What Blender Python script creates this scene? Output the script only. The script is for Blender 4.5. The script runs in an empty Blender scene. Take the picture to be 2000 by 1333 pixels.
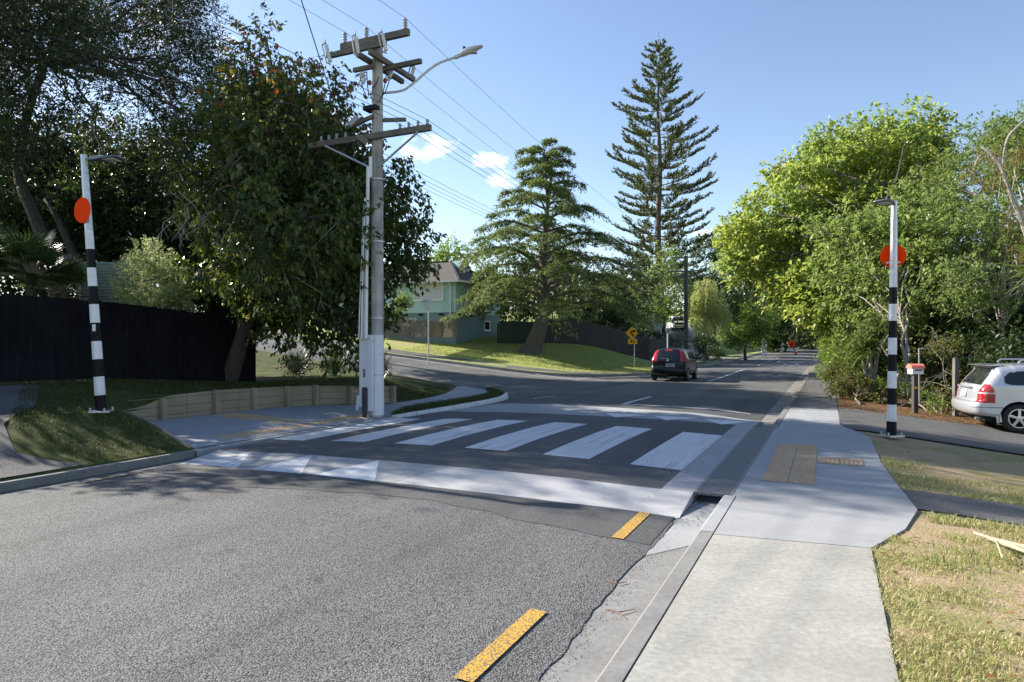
import bpy, bmesh, math, random
import numpy as np
from mathutils import Vector, Matrix
R = math.radians
SC = bpy.context.scene
COL = SC.collection
random.seed(7)
RNG = np.random.default_rng(11)
PHI = R(24.9); SP, CP = math.sin(PHI), math.cos(PHI)   # road heading
F, CX, HY, CH = 1333.0, 1000.0, 672.0, 1.65             # photo focal length, centre, horizon row, eye height

def W(u, v, z=0.0):                 # road frame (u along the road, v to the right) -> world
    return Vector((u*SP + v*CP, u*CP - v*SP, z))
def AT(px, py, Y):                  # photo point at a known distance
    return Vector(((px-CX)*Y/F, Y, CH + (HY-py)*Y/F))
def uv_of(p):
    return p.x*SP + p.y*CP, p.x*CP - p.y*SP
def sm(a, b, x):
    t = min(1.0, max(0.0, (x-a)/(b-a))); return t*t*(3-2*t)

# ------------------------------------------------------------------ terrain heights
def far(u): return .00014*max(0.0, u-50)**2
def sidez(v):
    x = -12.5-v; return .097*(x+math.sqrt(x*x+2.0))/2
def crown(u, v):
    return .06*max(0.0, 1-((v+5)/3.8)**2)*(1-.7*sm(18, 24, u)*(1-sm(36, 44, u)))
def road_z(u, v): return -.12 + far(u) + crown(u, v) + sidez(v) + .06*sm(13, 16, u)*(1-sm(21, 29, u))*sm(-1.44, -2.8, v)*sm(-9.5, -8, v)
def landL(u, v):
    near = .54*sm(-8.9, -11.6, v) + .3*sm(-12.3, -14.8, v)*(1-sm(9, 15, u)) + .02
    if v > -12.45:                       # the bank falls to the edging board in front of the retaining wall
        k = sm(7.2, 8.7, u); near = near*(1-k) + .32*sm(-9.2, -12.4, v)*k if u < 9.2 else near
    if u > 14.6:                         # and slopes down to the path past the end of the wall
        e = -10.95 if u < 17.5 else -10.95-.28*(u-17.5)**1.2
        near *= 1-sm(14.6, 16.2, u)*(1-sm(-.1, 2.6, e-v))
    base = sidez(v) + far(u)
    a = sm(17.5, 22.5, u)
    lawn = .125*min(9.5, max(0.0, u-34.2))*sm(-11, -17, v) + .045*max(0.0, u-44)*sm(-11.5, -18, v)
    return near*(1-a) + (base + lawn)*a
def landR(u, v):
    return -.09*min(6.5, max(0.0, v-.66))*sm(5, 11, u)*(1-sm(26, 36, u)) + far(u) - .012

# ------------------------------------------------------------------ naming and linking
def tag(o, label=None, cat=None, group=None, kind=None):
    if label: o['label'] = label
    if cat: o['category'] = cat
    if group: o['group'] = group
    if kind: o['kind'] = kind
    return o
def thing(name, label, cat, loc=(0, 0, 0), rz=0.0, group=None):
    o = bpy.data.objects.new(name, None); COL.objects.link(o)
    o.empty_display_size = .2
    o.location = loc; o.rotation_euler = (0, 0, rz)
    return tag(o, label, cat, group)
def wl(o):
    p = Vector((0, 0, 0))
    while o is not None:
        p = p + o.location; o = o.parent
    return p
class MB:
    def __init__(s): s.v = []; s.f = []; s.mi = []; s.m = 0
    def face(s, idx): s.f.append(tuple(idx)); s.mi.append(s.m)
    def add(s, vs, fs):
        k = len(s.v); s.v += [tuple(p) for p in vs]
        for f in fs: s.face([i+k for i in f])
    def box(s, c, d, rz=0.0, M=None):
        c = Vector(c); hx, hy, hz = d[0]/2, d[1]/2, d[2]/2
        vs = [Vector((x, y, z)) for z in (-hz, hz) for y in (-hy, hy) for x in (-hx, hx)]
        if M is None: M = Matrix.Rotation(rz, 3, 'Z')
        s.add([c + M @ p for p in vs], [(0, 2, 3, 1), (4, 5, 7, 6), (0, 1, 5, 4), (2, 6, 7, 3), (0, 4, 6, 2), (1, 3, 7, 5)])
    def beam(s, a, b, w, h, up=(0, 0, 1)):
        a, b = Vector(a), Vector(b); d = (b-a); L = d.length; d.normalize()
        up = Vector(up)
        if abs(d.dot(up)) > .98: up = Vector((0, 1, 0))
        x = d.cross(up).normalized(); y = x.cross(d).normalized()
        M = Matrix((x, d, y)).transposed()
        s.box((a+b)/2, (w, L, h), M=M)
    def tube(s, pts, rad, n=8, cap=True):
        pts = [Vector(p) for p in pts]; m = len(pts)
        if not hasattr(rad, '__len__'): rad = [rad]*m
        k = len(s.v); prev = None
        for i, p in enumerate(pts):
            d = (pts[min(i+1, m-1)] - pts[max(i-1, 0)])
            if d.length < 1e-9: d = Vector((0, 0, 1))
            d.normalize()
            if prev is None:
                r = Vector((0, 0, 1)) if abs(d.z) < .9 else Vector((0, 1, 0))
                x = d.cross(r).normalized()
            else:
                x = (prev - d*prev.dot(d)).normalized()
            prev = x; y = d.cross(x)
            for j in range(n):
                a = 2*math.pi*j/n
                s.v.append(tuple(p + (x*math.cos(a) + y*math.sin(a))*rad[i]))
        for i in range(m-1):
            for j in range(n):
                a, b = k+i*n+j, k+i*n+(j+1) % n
                s.face((a, b, b+n, a+n))
        if cap:
            s.face([k+j for j in range(n)][::-1]); s.face([k+(m-1)*n+j for j in range(n)])
    def lathe(s, prof, n=24, c=(0, 0, 0), axis='Z', M=None, cap=True):   # prof: list of (r, h)
        c = Vector(c); k = len(s.v)
        for r, h in prof:
            for j in range(n):
                a = 2*math.pi*j/n
                p = Vector((r*math.cos(a), r*math.sin(a), h))
                if axis == 'X': p = Vector((h, p.x, p.y))
                elif axis == 'Y': p = Vector((p.y, h, p.x))
                if M is not None: p = M @ p
                s.v.append(tuple(c+p))
        for i in range(len(prof)-1):
            for j in range(n):
                a, b = k+i*n+j, k+i*n+(j+1) % n
                s.face((a, b, b+n, a+n))
        if cap: s.face([k+j for j in range(n)][::-1]); s.face([k+(len(prof)-1)*n+j for j in range(n)])
    def prism(s, poly, O, X, Y, N, t):     # 2-D outline in the plane (O, X, Y), thickness t along N
        O, X, Y, N = map(Vector, (O, X, Y, N)); n = len(poly)
        a = [O + X*p[0] + Y*p[1] for p in poly]; b = [p + N*t for p in a]
        s.add(a+b, [tuple(range(n))[::-1], tuple(range(n, 2*n))] + [(i, (i+1) % n, n+(i+1) % n, n+i) for i in range(n)])
    def ellipsoid(s, c, r, nu=12, nv=8, M=None):
        c = Vector(c); k = len(s.v); vs = []
        for i in range(1, nv):
            t = math.pi*i/nv
            for j in range(nu):
                a = 2*math.pi*j/nu
                vs.append(Vector((r[0]*math.sin(t)*math.cos(a), r[1]*math.sin(t)*math.sin(a), r[2]*math.cos(t))))
        vs += [Vector((0, 0, r[2])), Vector((0, 0, -r[2]))]
        fs = []
        for i in range(nv-2):
            for j in range(nu):
                a, b = i*nu+j, i*nu+(j+1) % nu; fs.append((a, a+nu, b+nu, b))
        t, bt = (nv-1)*nu, (nv-1)*nu+1
        for j in range(nu):
            fs.append((t, j, (j+1) % nu)); fs.append((bt, (nv-2)*nu+(j+1) % nu, (nv-2)*nu+j))
        s.add([c + (M @ p if M is not None else p) for p in vs], fs)
    def build(s, name, mats, parent=None, smooth=False, world=True, bevel=0.0):
        me = bpy.data.meshes.new(name)
        off = wl(parent) if (parent is not None and world) else Vector((0, 0, 0))
        me.from_pydata([(p[0]-off.x, p[1]-off.y, p[2]-off.z) for p in s.v], [], s.f)
        if not isinstance(mats, (list, tuple)): mats = [mats]
        for m in mats: me.materials.append(m)
        if len(mats) > 1: me.polygons.foreach_set('material_index', s.mi)
        if smooth:
            me.polygons.foreach_set('use_smooth', [True]*len(me.polygons))
            try: me.set_sharp_from_angle(angle=R(40))
            except Exception: pass
        o = bpy.data.objects.new(name, me); COL.objects.link(o); o.parent = parent
        if bevel:
            b = o.modifiers.new('Bevel', 'BEVEL'); b.width = bevel; b.segments = 2; b.limit_method = 'ANGLE'
        me.update()
        return o
def np_mesh(name, verts, faces, mat, parent=None, tone=None, smooth=False):
    """fast mesh from arrays; faces (n, k); tone = per-face random used for leaf-to-leaf colour"""
    me = bpy.data.meshes.new(name)
    verts = np.asarray(verts, dtype=np.float32).reshape(-1, 3)
    if parent is not None:
        o_ = wl(parent); verts = verts - np.array([o_.x, o_.y, o_.z], dtype=np.float32)
    faces = np.asarray(faces, dtype=np.int32); n, k = faces.shape
    me.vertices.add(len(verts)); me.vertices.foreach_set('co', verts.ravel())
    me.loops.add(n*k); me.loops.foreach_set('vertex_index', faces.ravel())
    me.polygons.add(n); me.polygons.foreach_set('loop_start', np.arange(n, dtype=np.int32)*k)
    me.update(calc_edges=True)
    if smooth: me.polygons.foreach_set('use_smooth', np.ones(n, dtype=bool))
    if tone is not None:
        a = me.attributes.new('tone', 'FLOAT', 'FACE'); a.data.foreach_set('value', np.asarray(tone, dtype=np.float32))
    me.materials.append(mat)
    o = bpy.data.objects.new(name, me); COL.objects.link(o); o.parent = parent
    return o
def copy_tree(o, parent=None):
    c = o.copy(); COL.objects.link(c); c.parent = parent
    for ch in list(o.children): copy_tree(ch, c)
    return c

def sheet(name, outline, hfun, mat, res=1.0, dz=0.0, skirt=0.0, parent=None, u0=None):
    """polygon given in road coordinates, cut by a grid and draped on a height function"""
    bm = bmesh.new()
    vs = [bm.verts.new((u, v, 0)) for u, v in outline]
    bm.faces.new(vs); bmesh.ops.triangulate(bm, faces=bm.faces[:])
    us = [p[0] for p in outline]; vv = [p[1] for p in outline]
    for ax, lo, hi in ((0, min(us), max(us)), (1, min(vv), max(vv))):
        x = math.ceil(lo/res)*res
        while x < hi:
            co = [0, 0, 0]; no = [0, 0, 0]; co[ax] = x; no[ax] = 1
            bmesh.ops.bisect_plane(bm, geom=bm.verts[:]+bm.edges[:]+bm.faces[:], plane_co=co, plane_no=no, dist=1e-5)
            x += res
    for f in bm.faces: f.smooth = True
    if skirt:
        be = [e for e in bm.edges if e.is_boundary]
        for v in bm.verts: v.co = W(v.co.x, v.co.y, hfun(v.co.x, v.co.y)+dz)
        r = bmesh.ops.extrude_edge_only(bm, edges=be)
        for g in r['geom']:
            if isinstance(g, bmesh.types.BMVert): g.co.z -= skirt
            if isinstance(g, bmesh.types.BMFace): g.smooth = False
    else:
        for v in bm.verts: v.co = W(v.co.x, v.co.y, hfun(v.co.x, v.co.y)+dz)
    bmesh.ops.recalc_face_normals(bm, faces=bm.faces[:]) if skirt else None
    up = sum(f.normal.z*f.calc_area() for f in bm.faces if abs(f.normal.z) > .5)
    if not skirt:
        bm.normal_update()
        for f in bm.faces:
            if f.normal.z < 0: f.normal_flip()
    elif up < 0:
        bmesh.ops.reverse_faces(bm, faces=bm.faces[:])
    if skirt:
        for e in bm.edges:
            if len(e.link_faces) == 2 and e.calc_face_angle(0) > .6: e.smooth = False
    me = bpy.data.meshes.new(name); bm.to_mesh(me); bm.free(); me.materials.append(mat)
    o = bpy.data.objects.new(name, me); COL.objects.link(o); o.parent = parent
    return o
def ribbon(mb, line, width, hfun, top=0.0, depth=.2, side=1):
    """kerb-like bar along a (u, v) polyline; side=+1 widens to the left of travel"""
    n = len(line); P = []
    for i, (u, v) in enumerate(line):
        a = line[max(i-1, 0)]; b = line[min(i+1, n-1)]
        du, dv = b[0]-a[0], b[1]-a[1]; l = math.hypot(du, dv) or 1
        nu, nv = -dv/l*side, du/l*side
        z = hfun(u, v)+top
        P.append((W(u, v, z-depth), W(u+nu*.02, v+nv*.02, z-.012), W(u+nu*.035, v+nv*.035, z), W(u+nu*width, v+nv*width, z), W(u+nu*width, v+nv*width, z-depth)))
    k = len(mb.v)
    for row in P: mb.v += [tuple(p) for p in row]
    for i in range(n-1):
        for j in range(4):
            a = k+i*5+j
            mb.face((a, a+1, a+6, a+5) if side < 0 else (a, a+5, a+6, a+1))
    mb.face([k+j for j in range(5)]); mb.face([k+(n-1)*5+j for j in range(5)][::-1])
def densify(line, step=1.0):
    out = []
    for a, b in zip(line, line[1:]):
        n = max(1, int(math.hypot(b[0]-a[0], b[1]-a[1])/step))
        out += [(a[0]+(b[0]-a[0])*i/n, a[1]+(b[1]-a[1])*i/n) for i in range(n)]
    return out+[line[-1]]
def smooth_line(pts, n=6):          # Catmull-Rom through 2-D or 3-D points
    pts = [Vector(p).to_3d() for p in pts]; out = []
    q = [pts[0]*2-pts[1]]+pts+[pts[-1]*2-pts[-2]]
    for i in range(1, len(q)-2):
        a, b, c, d = q[i-1:i+3]
        for k in range(n):
            t = k/n
            out.append(.5*((2*b)+(c-a)*t+(2*a-5*b+4*c-d)*t*t+(3*b-a-3*c+d)*t**3))
    out.append(pts[-1]); return out
def smooth2(pts, n=6): return [(p.x, p.y) for p in smooth_line(pts, n)]

# ------------------------------------------------------------------ materials
class NT:
    def __init__(s, name):
        s.m = bpy.data.materials.new(name); s.m.use_nodes = True
        s.t = s.m.node_tree; s.b = s.t.nodes['Principled BSDF']; s.o = s.t.nodes['Material Output']
    def n(s, typ, **kw):
        nd = s.t.nodes.new(typ)
        for k, x in kw.items():
            if k in nd.inputs.keys() if hasattr(nd.inputs, 'keys') else False: nd.inputs[k].default_value = x
            else: setattr(nd, k, x)
        return nd
    def l(s, a, b): s.t.links.new(a, b)
    def pos(s, sc=(1, 1, 1)):
        tc = s.n('ShaderNodeTexCoord'); mp = s.n('ShaderNodeMapping'); mp.inputs['Scale'].default_value = sc
        s.l(tc.outputs['Object'], mp.inputs['Vector']); return mp.outputs['Vector']
    def along(s, sc, vec):           # coordinates turned to the road direction, then stretched
        a = s.n('ShaderNodeMapping'); a.inputs['Rotation'].default_value = (0, 0, PHI); s.l(vec, a.inputs['Vector'])
        b = s.n('ShaderNodeMapping'); b.inputs['Scale'].default_value = sc; s.l(a.outputs[0], b.inputs['Vector']); return b.outputs[0]
    def noise(s, vec, scale, detail=3, rough=.55, out='Fac'):
        nd = s.n('ShaderNodeTexNoise'); nd.inputs['Scale'].default_value = scale
        nd.inputs['Detail'].default_value = detail; nd.inputs['Roughness'].default_value = rough
        if vec is not None: s.l(vec, nd.inputs['Vector'])
        return nd.outputs[out]
    def ramp(s, fac, stops, interp='LINEAR'):
        nd = s.n('ShaderNodeValToRGB'); cr = nd.color_ramp; cr.interpolation = interp
        while len(cr.elements) < len(stops): cr.elements.new(.5)
        for e, (p, c) in zip(cr.elements, stops):
            e.position = p; e.color = (*c, 1) if len(c) == 3 else c
        s.l(fac, nd.inputs['Fac']); return nd.outputs['Color']
    def mix(s, fac, a, b, mode='MIX'):
        nd = s.n('ShaderNodeMix', data_type='RGBA', blend_type=mode)
        for i, x in ((0, fac), (6, a), (7, b)):
            if hasattr(x, 'is_output') or hasattr(x, 'links'): s.l(x, nd.inputs[i])
            elif i == 0: nd.inputs[0].default_value = x
            else: nd.inputs[i].default_value = (*x, 1)
        return nd.outputs[2]
    def bump(s, h, strength=.3, dist=.01):
        nd = s.n('ShaderNodeBump'); nd.inputs['Strength'].default_value = strength; nd.inputs['Distance'].default_value = dist
        s.l(h, nd.inputs['Height']); s.l(nd.outputs[0], s.b.inputs['Normal'])
    def col(s, x):
        if hasattr(x, 'links'): s.l(x, s.b.inputs['Base Color'])
        else: s.b.inputs['Base Color'].default_value = (*x, 1)
    def set(s, **kw):
        for k, x in kw.items(): s.b.inputs[k].default_value = x
        return s
def g(x): return (x, x, x)
def plain(name, c, rough=.5, metal=0.0, var=.12, scale=6.0, coat=0.0, bump=0.0):
    t = NT(name); v = t.pos()
    n_ = t.noise(v, scale, 4)
    t.col(t.ramp(n_, [(.3, tuple(x*(1-var) for x in c)), (.7, tuple(min(1, x*(1+var)) for x in c))]))
    t.set(Roughness=rough, Metallic=metal)
    if coat: t.b.inputs['Coat Weight'].default_value = coat; t.b.inputs['Coat Roughness'].default_value = .03
    if bump: t.bump(t.noise(v, scale*6, 3), bump, .01)
    return t.m
def m_leaf(name, stops, trans=.3, rough=.45, spec=.35, patch=None):
    """leaf colour varies leaf to leaf (stops over the random tone); patch = (colour, low, high) mixes by a slow noise"""
    t = NT(name)
    at = t.n('ShaderNodeAttribute', attribute_name='tone')
    c = t.ramp(at.outputs['Fac'], stops)
    if patch:
        f = t.ramp(t.noise(t.pos(), patch[3] if len(patch) > 3 else .45, 2), [(patch[1], g(0)), (patch[2], g(1))])
        c = t.mix(f, c, patch[0])
    t.col(c); t.set(Roughness=rough); t.b.inputs['Specular IOR Level'].default_value = spec
    tr = t.n('ShaderNodeBsdfTranslucent')
    hs = t.n('ShaderNodeHueSaturation'); hs.inputs['Saturation'].default_value = 1.02; hs.inputs['Value'].default_value = 1.9
    hs.inputs['Hue'].default_value = .485
    t.l(c, hs.inputs['Color']); t.l(hs.outputs[0], tr.inputs['Color'])
    mx = t.n('ShaderNodeMixShader'); mx.inputs[0].default_value = trans
    t.l(t.b.outputs[0], mx.inputs[1]); t.l(tr.outputs[0], mx.inputs[2]); t.l(mx.outputs[0], t.o.inputs['Surface'])
    return t.m
def m_bark(name, a, b, scale=8):
    t = NT(name); v = t.pos((1, 1, .25))
    n_ = t.noise(v, scale*2, 5, .65); t.col(t.ramp(n_, [(.3, a), (.7, b)])); t.set(Roughness=.9); t.bump(n_, .6, .03); return t.m
def m_wood(name, a, b, axis='X', scale=3.0, rough=.75):
    t = NT(name); sc = {'X': (.4, 6, 9), 'Z': (7, 7, .35), 'Y': (6, .4, 9)}[axis]
    v = t.pos(sc); n_ = t.noise(v, scale, 5, .6); k = t.noise(t.pos(), 1.3, 2)
    t.col(t.mix(.5, t.ramp(n_, [(.25, a), (.75, b)]), t.ramp(k, [(.35, a), (.65, b)]))); t.set(Roughness=rough); t.bump(n_, .25, .01); return t.m
def m_chip(name, lo, hi, scale, warm=(1, 1, .97), rough=.85, b=.8):
    t = NT(name); v = t.pos()
    vo = t.n('ShaderNodeTexVoronoi'); vo.inputs['Scale'].default_value = scale; vo.inputs['Randomness'].default_value = 1
    t.l(v, vo.inputs['Vector'])
    sp = t.n('ShaderNodeSeparateColor'); t.l(vo.outputs['Color'], sp.inputs[0])
    c = t.ramp(sp.outputs[0], [(0, tuple(lo*x for x in warm)), (.45, tuple((lo+hi)/2*x for x in warm)), (1, tuple(hi*x for x in warm))])
    # bitumen shows dark in the gaps between the stones
    gap = t.ramp(vo.outputs['Distance'], [(.42, g(1)), (.75, g(.28))])
    c = t.mix(1.0, c, gap, 'MULTIPLY')
    big = t.ramp(t.noise(v, .55, 4), [(.3, g(.86)), (.7, g(1.1))])
    mp = t.along((1.0, .05, 1), v)          # wear runs along the road: wheel tracks and drip lines
    big2 = t.ramp(t.noise(mp, 1.1, 4, .6), [(.34, g(.74)), (.5, g(1.0)), (.68, g(1.1))])
    spots = t.ramp(t.noise(v, 2.6, 3, .6), [(.64, g(1)), (.72, g(.72))]); big2 = t.mix(1.0, big2, spots, 'MULTIPLY')
    c = t.mix(1.0, t.mix(1.0, c, big, 'MULTIPLY'), big2, 'MULTIPLY')
    t.col(c); t.set(Roughness=rough); t.b.inputs['Specular IOR Level'].default_value = .3
    inv = t.n('ShaderNodeMath', operation='SUBTRACT'); inv.inputs[0].default_value = 1; t.l(vo.outputs['Distance'], inv.inputs[1])
    t.bump(inv.outputs[0], b, .012); return t.m
def m_concrete(name, c, var=.12, speck=.1, rough=.85, stain=None, sc=1.0):
    t = NT(name); v = t.pos()
    a = t.ramp(t.noise(v, 1.6*sc, 6, .65), [(.28, tuple(x*(1-var) for x in c)), (.72, tuple(x*(1+var) for x in c))])
    f = t.ramp(t.noise(v, 220, 2), [(.35, g(1-speck)), (.65, g(1+speck))])
    m_ = t.ramp(t.noise(v, 24, 4, .7), [(.35, g(1-speck*.6)), (.65, g(1+speck*.6))])
    o = t.mix(1.0, t.mix(1.0, a, f, 'MULTIPLY'), m_, 'MULTIPLY')
    if stain:
        o = t.mix(t.ramp(t.noise(v, .9, 5, .7), [(.52, g(0)), (.72, g(.55))]), o, stain)
    t.col(o); t.set(Roughness=rough); t.bump(t.noise(v, 160, 3), .25, .004); return t.m
def m_paint(name, c, under, wear=.42, rough=.6, scale=14, chip=0, streak=0):
    t = NT(name); v = t.pos()
    w = t.noise(t.pos((1, 1, 1)), scale, 8, .75)
    f = t.ramp(w, [(wear-.08, g(0)), (wear, g(1))])
    tone = t.ramp(t.noise(v, 2.2, 4), [(.3, tuple(x*.9 for x in c)), (.7, c)])
    if streak:
        k = t.ramp(t.noise(t.along((1.0, .03, 1), v), streak, 5, .7), [(.36, g(.45)), (.46, g(1))])
        mm_ = t.n('ShaderNodeMath', operation='MULTIPLY'); t.l(f, mm_.inputs[0]); t.l(k, mm_.inputs[1]); f = mm_.outputs[0]
    if chip:
        vo = t.n('ShaderNodeTexVoronoi'); vo.inputs['Scale'].default_value = chip; t.l(v, vo.inputs['Vector'])
        k = t.ramp(vo.outputs['Distance'], [(.44, g(1)), (.66, g(.12))])
        mm_ = t.n('ShaderNodeMath', operation='MULTIPLY'); t.l(f, mm_.inputs[0]); t.l(k, mm_.inputs[1]); f = mm_.outputs[0]
    t.col(t.mix(f, under, tone)); t.set(Roughness=rough); t.bump(t.noise(v, 120, 2), .2, .004); return t.m
def m_grass(name, stops, scale=5.0, patch=None):
    t = NT(name); v = t.pos()
    c = t.ramp(t.noise(v, scale, 6, .7), stops)
    if patch: c = t.mix(t.ramp(t.noise(v, patch[3], 4, .6), [(patch[1], g(0)), (patch[2], g(1))]), c, patch[0])
    c = t.mix(1.0, c, t.ramp(t.noise(v, 60, 3, .7), [(.3, g(.7)), (.7, g(1.2))]), 'MULTIPLY')
    t.col(c); t.set(Roughness=.95); t.b.inputs['Specular IOR Level'].default_value = .1
    t.bump(t.noise(v, 40, 4, .7), .7, .03); return t.m

M = {}
M['chip'] = m_chip('chip_seal', .065, .255, 105, (1, 1, .985), .85, .6)
M['asphalt_new'] = m_chip('fine_asphalt', .07, .19, 190, (1, 1, 1.0), .8, .45)
M['asphalt_far'] = m_chip('worn_chip_seal', .10, .27, 75)
M['asphalt_path'] = m_chip('old_asphalt_path', .12, .31, 150, (1, .98, .95))
M['drive'] = m_chip('driveway_seal', .09, .25, 120, (1, .99, .97))
M['conc_new'] = m_concrete('new_concrete', (.30, .305, .31), .10, .10, stain=(.29, .29, .285))
M['conc_old'] = m_concrete('old_concrete', (.315, .305, .275), .17, .28, stain=(.26, .245, .215))
M['conc_kerb'] = m_concrete('kerb_concrete', (.20, .197, .19), .2, .2, stain=(.2, .19, .17), sc=2)
M['conc_white'] = m_concrete('pale_ramp_concrete', (.40, .40, .405), .12, .10, stain=(.34, .34, .35))
M['platform'] = m_chip('platform_asphalt', .085, .185, 220, (1, 1, 1.02), .8, .35)
M['road_white'] = m_paint('road_paint_white', (.70, .70, .70), (.12, .12, .12), .40, .6, 30, 0, 9)
M['zebra'] = m_paint('zebra_paint', (.60, .60, .61), (.14, .14, .145), .40, .6, 40, 0, 14)
M['road_yellow'] = m_paint('road_paint_yellow', (.66, .37, .03), (.09, .09, .085), .425, .6, 30, 85)
M['yellow_worn'] = m_paint('worn_yellow_paint', (.50, .34, .10), (.2, .19, .18), .54, .7, 20, 105)
M['conc_grimy'] = m_concrete('grimy_gutter_concrete', (.19, .18, .17), .25, .2, stain=(.10, .085, .07), sc=2)
M['kerb_white'] = m_paint('kerb_white_paint', (.72, .72, .72), (.28, .27, .26), .46, .7, 9)
M['tactile'] = m_concrete('buff_tactile_paver', (.46, .325, .20), .14, .14)
M['iron'] = plain('dark_cast_iron', (.19, .19, .195), .6, .0, .3, 30)
M['grass_dry'] = m_grass('mown_grass_and_soil', [(.3, (.21, .20, .08)), (.44, (.29, .26, .12)), (.52, (.38, .29, .18)), (.8, (.43, .32, .22))], 1.6)
M['grass_shade'] = m_grass('verge_grass', [(.3, (.04, .06, .02)), (.5, (.07, .09, .028)), (.66, (.16, .13, .07)), (.85, (.22, .17, .10))], 2.2)  # left verge ground, kept dark in its colour for the shade it lies in
M['lawn'] = m_grass('lawn_grass', [(.3, (.24, .30, .09)), (.55, (.32, .37, .125)), (.8, (.45, .41, .19))], .55, ((.44, .345, .19), .55, .75, .22))
M['soil'] = m_grass('leafy_soil', [(.3, (.10, .06, .035)), (.6, (.2, .12, .06)), (.85, (.33, .2, .09))], 6)
M['fence_black'] = m_wood('black_stained_paling', (.004, .004, .006), (.014, .014, .018), 'Z', 3, .95)
_t = M['fence_black'].node_tree
for _n in _t.nodes:                     # scuffed pale streaks on some palings
    if _n.type == 'VALTORGB' and abs(_n.color_ramp.elements[0].position-.25) < .01:
        _e = _n.color_ramp.elements; _e[1].position = .62; _x = _e.new(.72); _x.color = (.055, .055, .062, 1)
M['fence_black'].node_tree.nodes['Principled BSDF'].inputs['Specular IOR Level'].default_value = .1
M['fence_dark'] = m_wood('dark_brown_paling', (.022, .018, .018), (.05, .042, .04), 'Z', 3)
M['fence_grey'] = m_wood('weathered_brown_paling', (.13, .10, .075), (.30, .24, .18), 'Z', 3)
M['timber'] = m_wood('treated_pine', (.20, .165, .105), (.36, .31, .22), 'X', 3)
M['pole_wood'] = m_wood('weathered_pole', (.09, .085, .08), (.55, .535, .515), 'Z', 2.5)
M['arm_wood'] = m_wood('weathered_crossarm', (.07, .06, .05), (.2, .17, .14), 'X', 3)
M['pole_white'] = m_paint('peeling_white_paint', (.72, .72, .75), (.16, .14, .12), .40, .7, 7)
M['white_metal'] = plain('white_painted_metal', (.72, .73, .76), .45, 0, .06, 5)
M['galv'] = plain('galvanised_steel', (.50, .52, .55), .42, .75, .16, 18)
M['grey_metal'] = plain('grey_metal', (.30, .31, .32), .45, .5, .12, 12)
M['lamp_grey'] = plain('lamp_housing', (.13, .14, .16), .45, .2, .1, 10)
M['lamp_pale'] = plain('pale_lamp_housing', (.52, .53, .52), .4, .2, .1, 10)
M['lens'] = plain('lamp_lens', (.55, .56, .55), .2, 0, .1, 10)
M['insul'] = plain('grey_porcelain', (.34, .35, .37), .25, 0, .15, 20)
M['insul_white'] = plain('white_porcelain', (.62, .62, .63), .25, 0, .12, 20)
M['black'] = plain('black_paint', (.007, .007, .008), .6, 0, .3, 10)
M['black'].node_tree.nodes['Principled BSDF'].inputs['Specular IOR Level'].default_value = .2
M['rubber'] = plain('tyre_rubber', (.02, .02, .021), .85, 0, .25, 30)
M['wire'] = plain('cable', (.02, .02, .025), .6, 0, .2, 5)
M['orange'] = plain('fluoro_orange', (1.0, .06, .004), .8, 0, .03, 3)
M['orange'].node_tree.nodes['Principled BSDF'].inputs['Specular IOR Level'].default_value = .05
M['band_white'] = plain('band_white', (.72, .72, .74), .4, 0, .14, 5)
M['sign_yellow'] = plain('sign_yellow', (.85, .42, .01), .45, 0, .05, 3)
M['sign_back'] = plain('sign_back_grey', (.70, .71, .74), .5, .0, .08, 5)
M['red_lid'] = plain('faded_red_lid', (.72, .20, .13), .6, 0, .12, 8)
M['box_white'] = plain('letterbox_white', (.74, .74, .72), .6, 0, .08, 8)
M['post_dark'] = m_wood('dark_post', (.035, .03, .028), (.075, .065, .055), 'Z')
def m_glass(name, c=(.015, .018, .02), rough=.05):
    t = NT(name); t.col(c); t.set(Roughness=rough); t.b.inputs['Specular IOR Level'].default_value = .6; return t.m
M['glass'] = m_glass('dark_glass')
M['car_black'] = plain('black_car_paint', (.004, .004, .005), .3, .0, .1, 2, .25)
M['car_silver'] = plain('silver_car_paint', (.56, .58, .62), .33, .55, .04, 2, 1.0)
M['car_white'] = plain('white_car_paint', (.75, .75, .76), .3, 0, .04, 2, 1.0)
M['plastic'] = plain('black_plastic', (.02, .02, .021), .6, 0, .15, 10)
M['car_black'].node_tree.nodes['Principled BSDF'].inputs['Specular IOR Level'].default_value = .3
def m_lampred():
    t = NT('red_lamp_lens'); v = t.pos(); w_ = t.n('ShaderNodeTexWave'); w_.inputs['Scale'].default_value = 14
    t.l(v, w_.inputs['Vector']); t.col(t.ramp(w_.outputs['Fac'], [(0, (.32, .006, .01)), (1, (.5, .02, .03))]))
    t.set(Roughness=.12); t.b.inputs['Coat Weight'].default_value = 1; return t.m
M['lamp_red'] = m_lampred()
M['lamp_clear'] = plain('clear_lamp_lens', (.6, .55, .56), .12, 0, .2, 30, 1.0)
M['rim'] = plain('alloy_rim', (.55, .56, .58), .3, .8, .08, 10)
# ------------------------------------------------------------------ ground, roads, paths
def structure(o): return tag(o, kind='structure')
NEARKERB = [(-30, -8.87), (10, -8.87), (16, -8.87)]
CORNER = smooth2([(16, -8.87), (18.4, -8.98), (20.2, -9.5), (21.7, -10.7), (22.5, -12.3), (23.0, -14.2), (24.0, -18)], 5)
SIDE_NEAR = [(24.0, -18), (27, -30), (30, -48)]
FARCORNER = smooth2([(33.2, -16), (33.4, -13.6), (34.6, -11.4), (37, -9.7), (40.5, -8.95), (44, -8.87)], 5)
SIDE_FAR = [(36.5, -48), (34.2, -30), (33.2, -16)]

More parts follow.
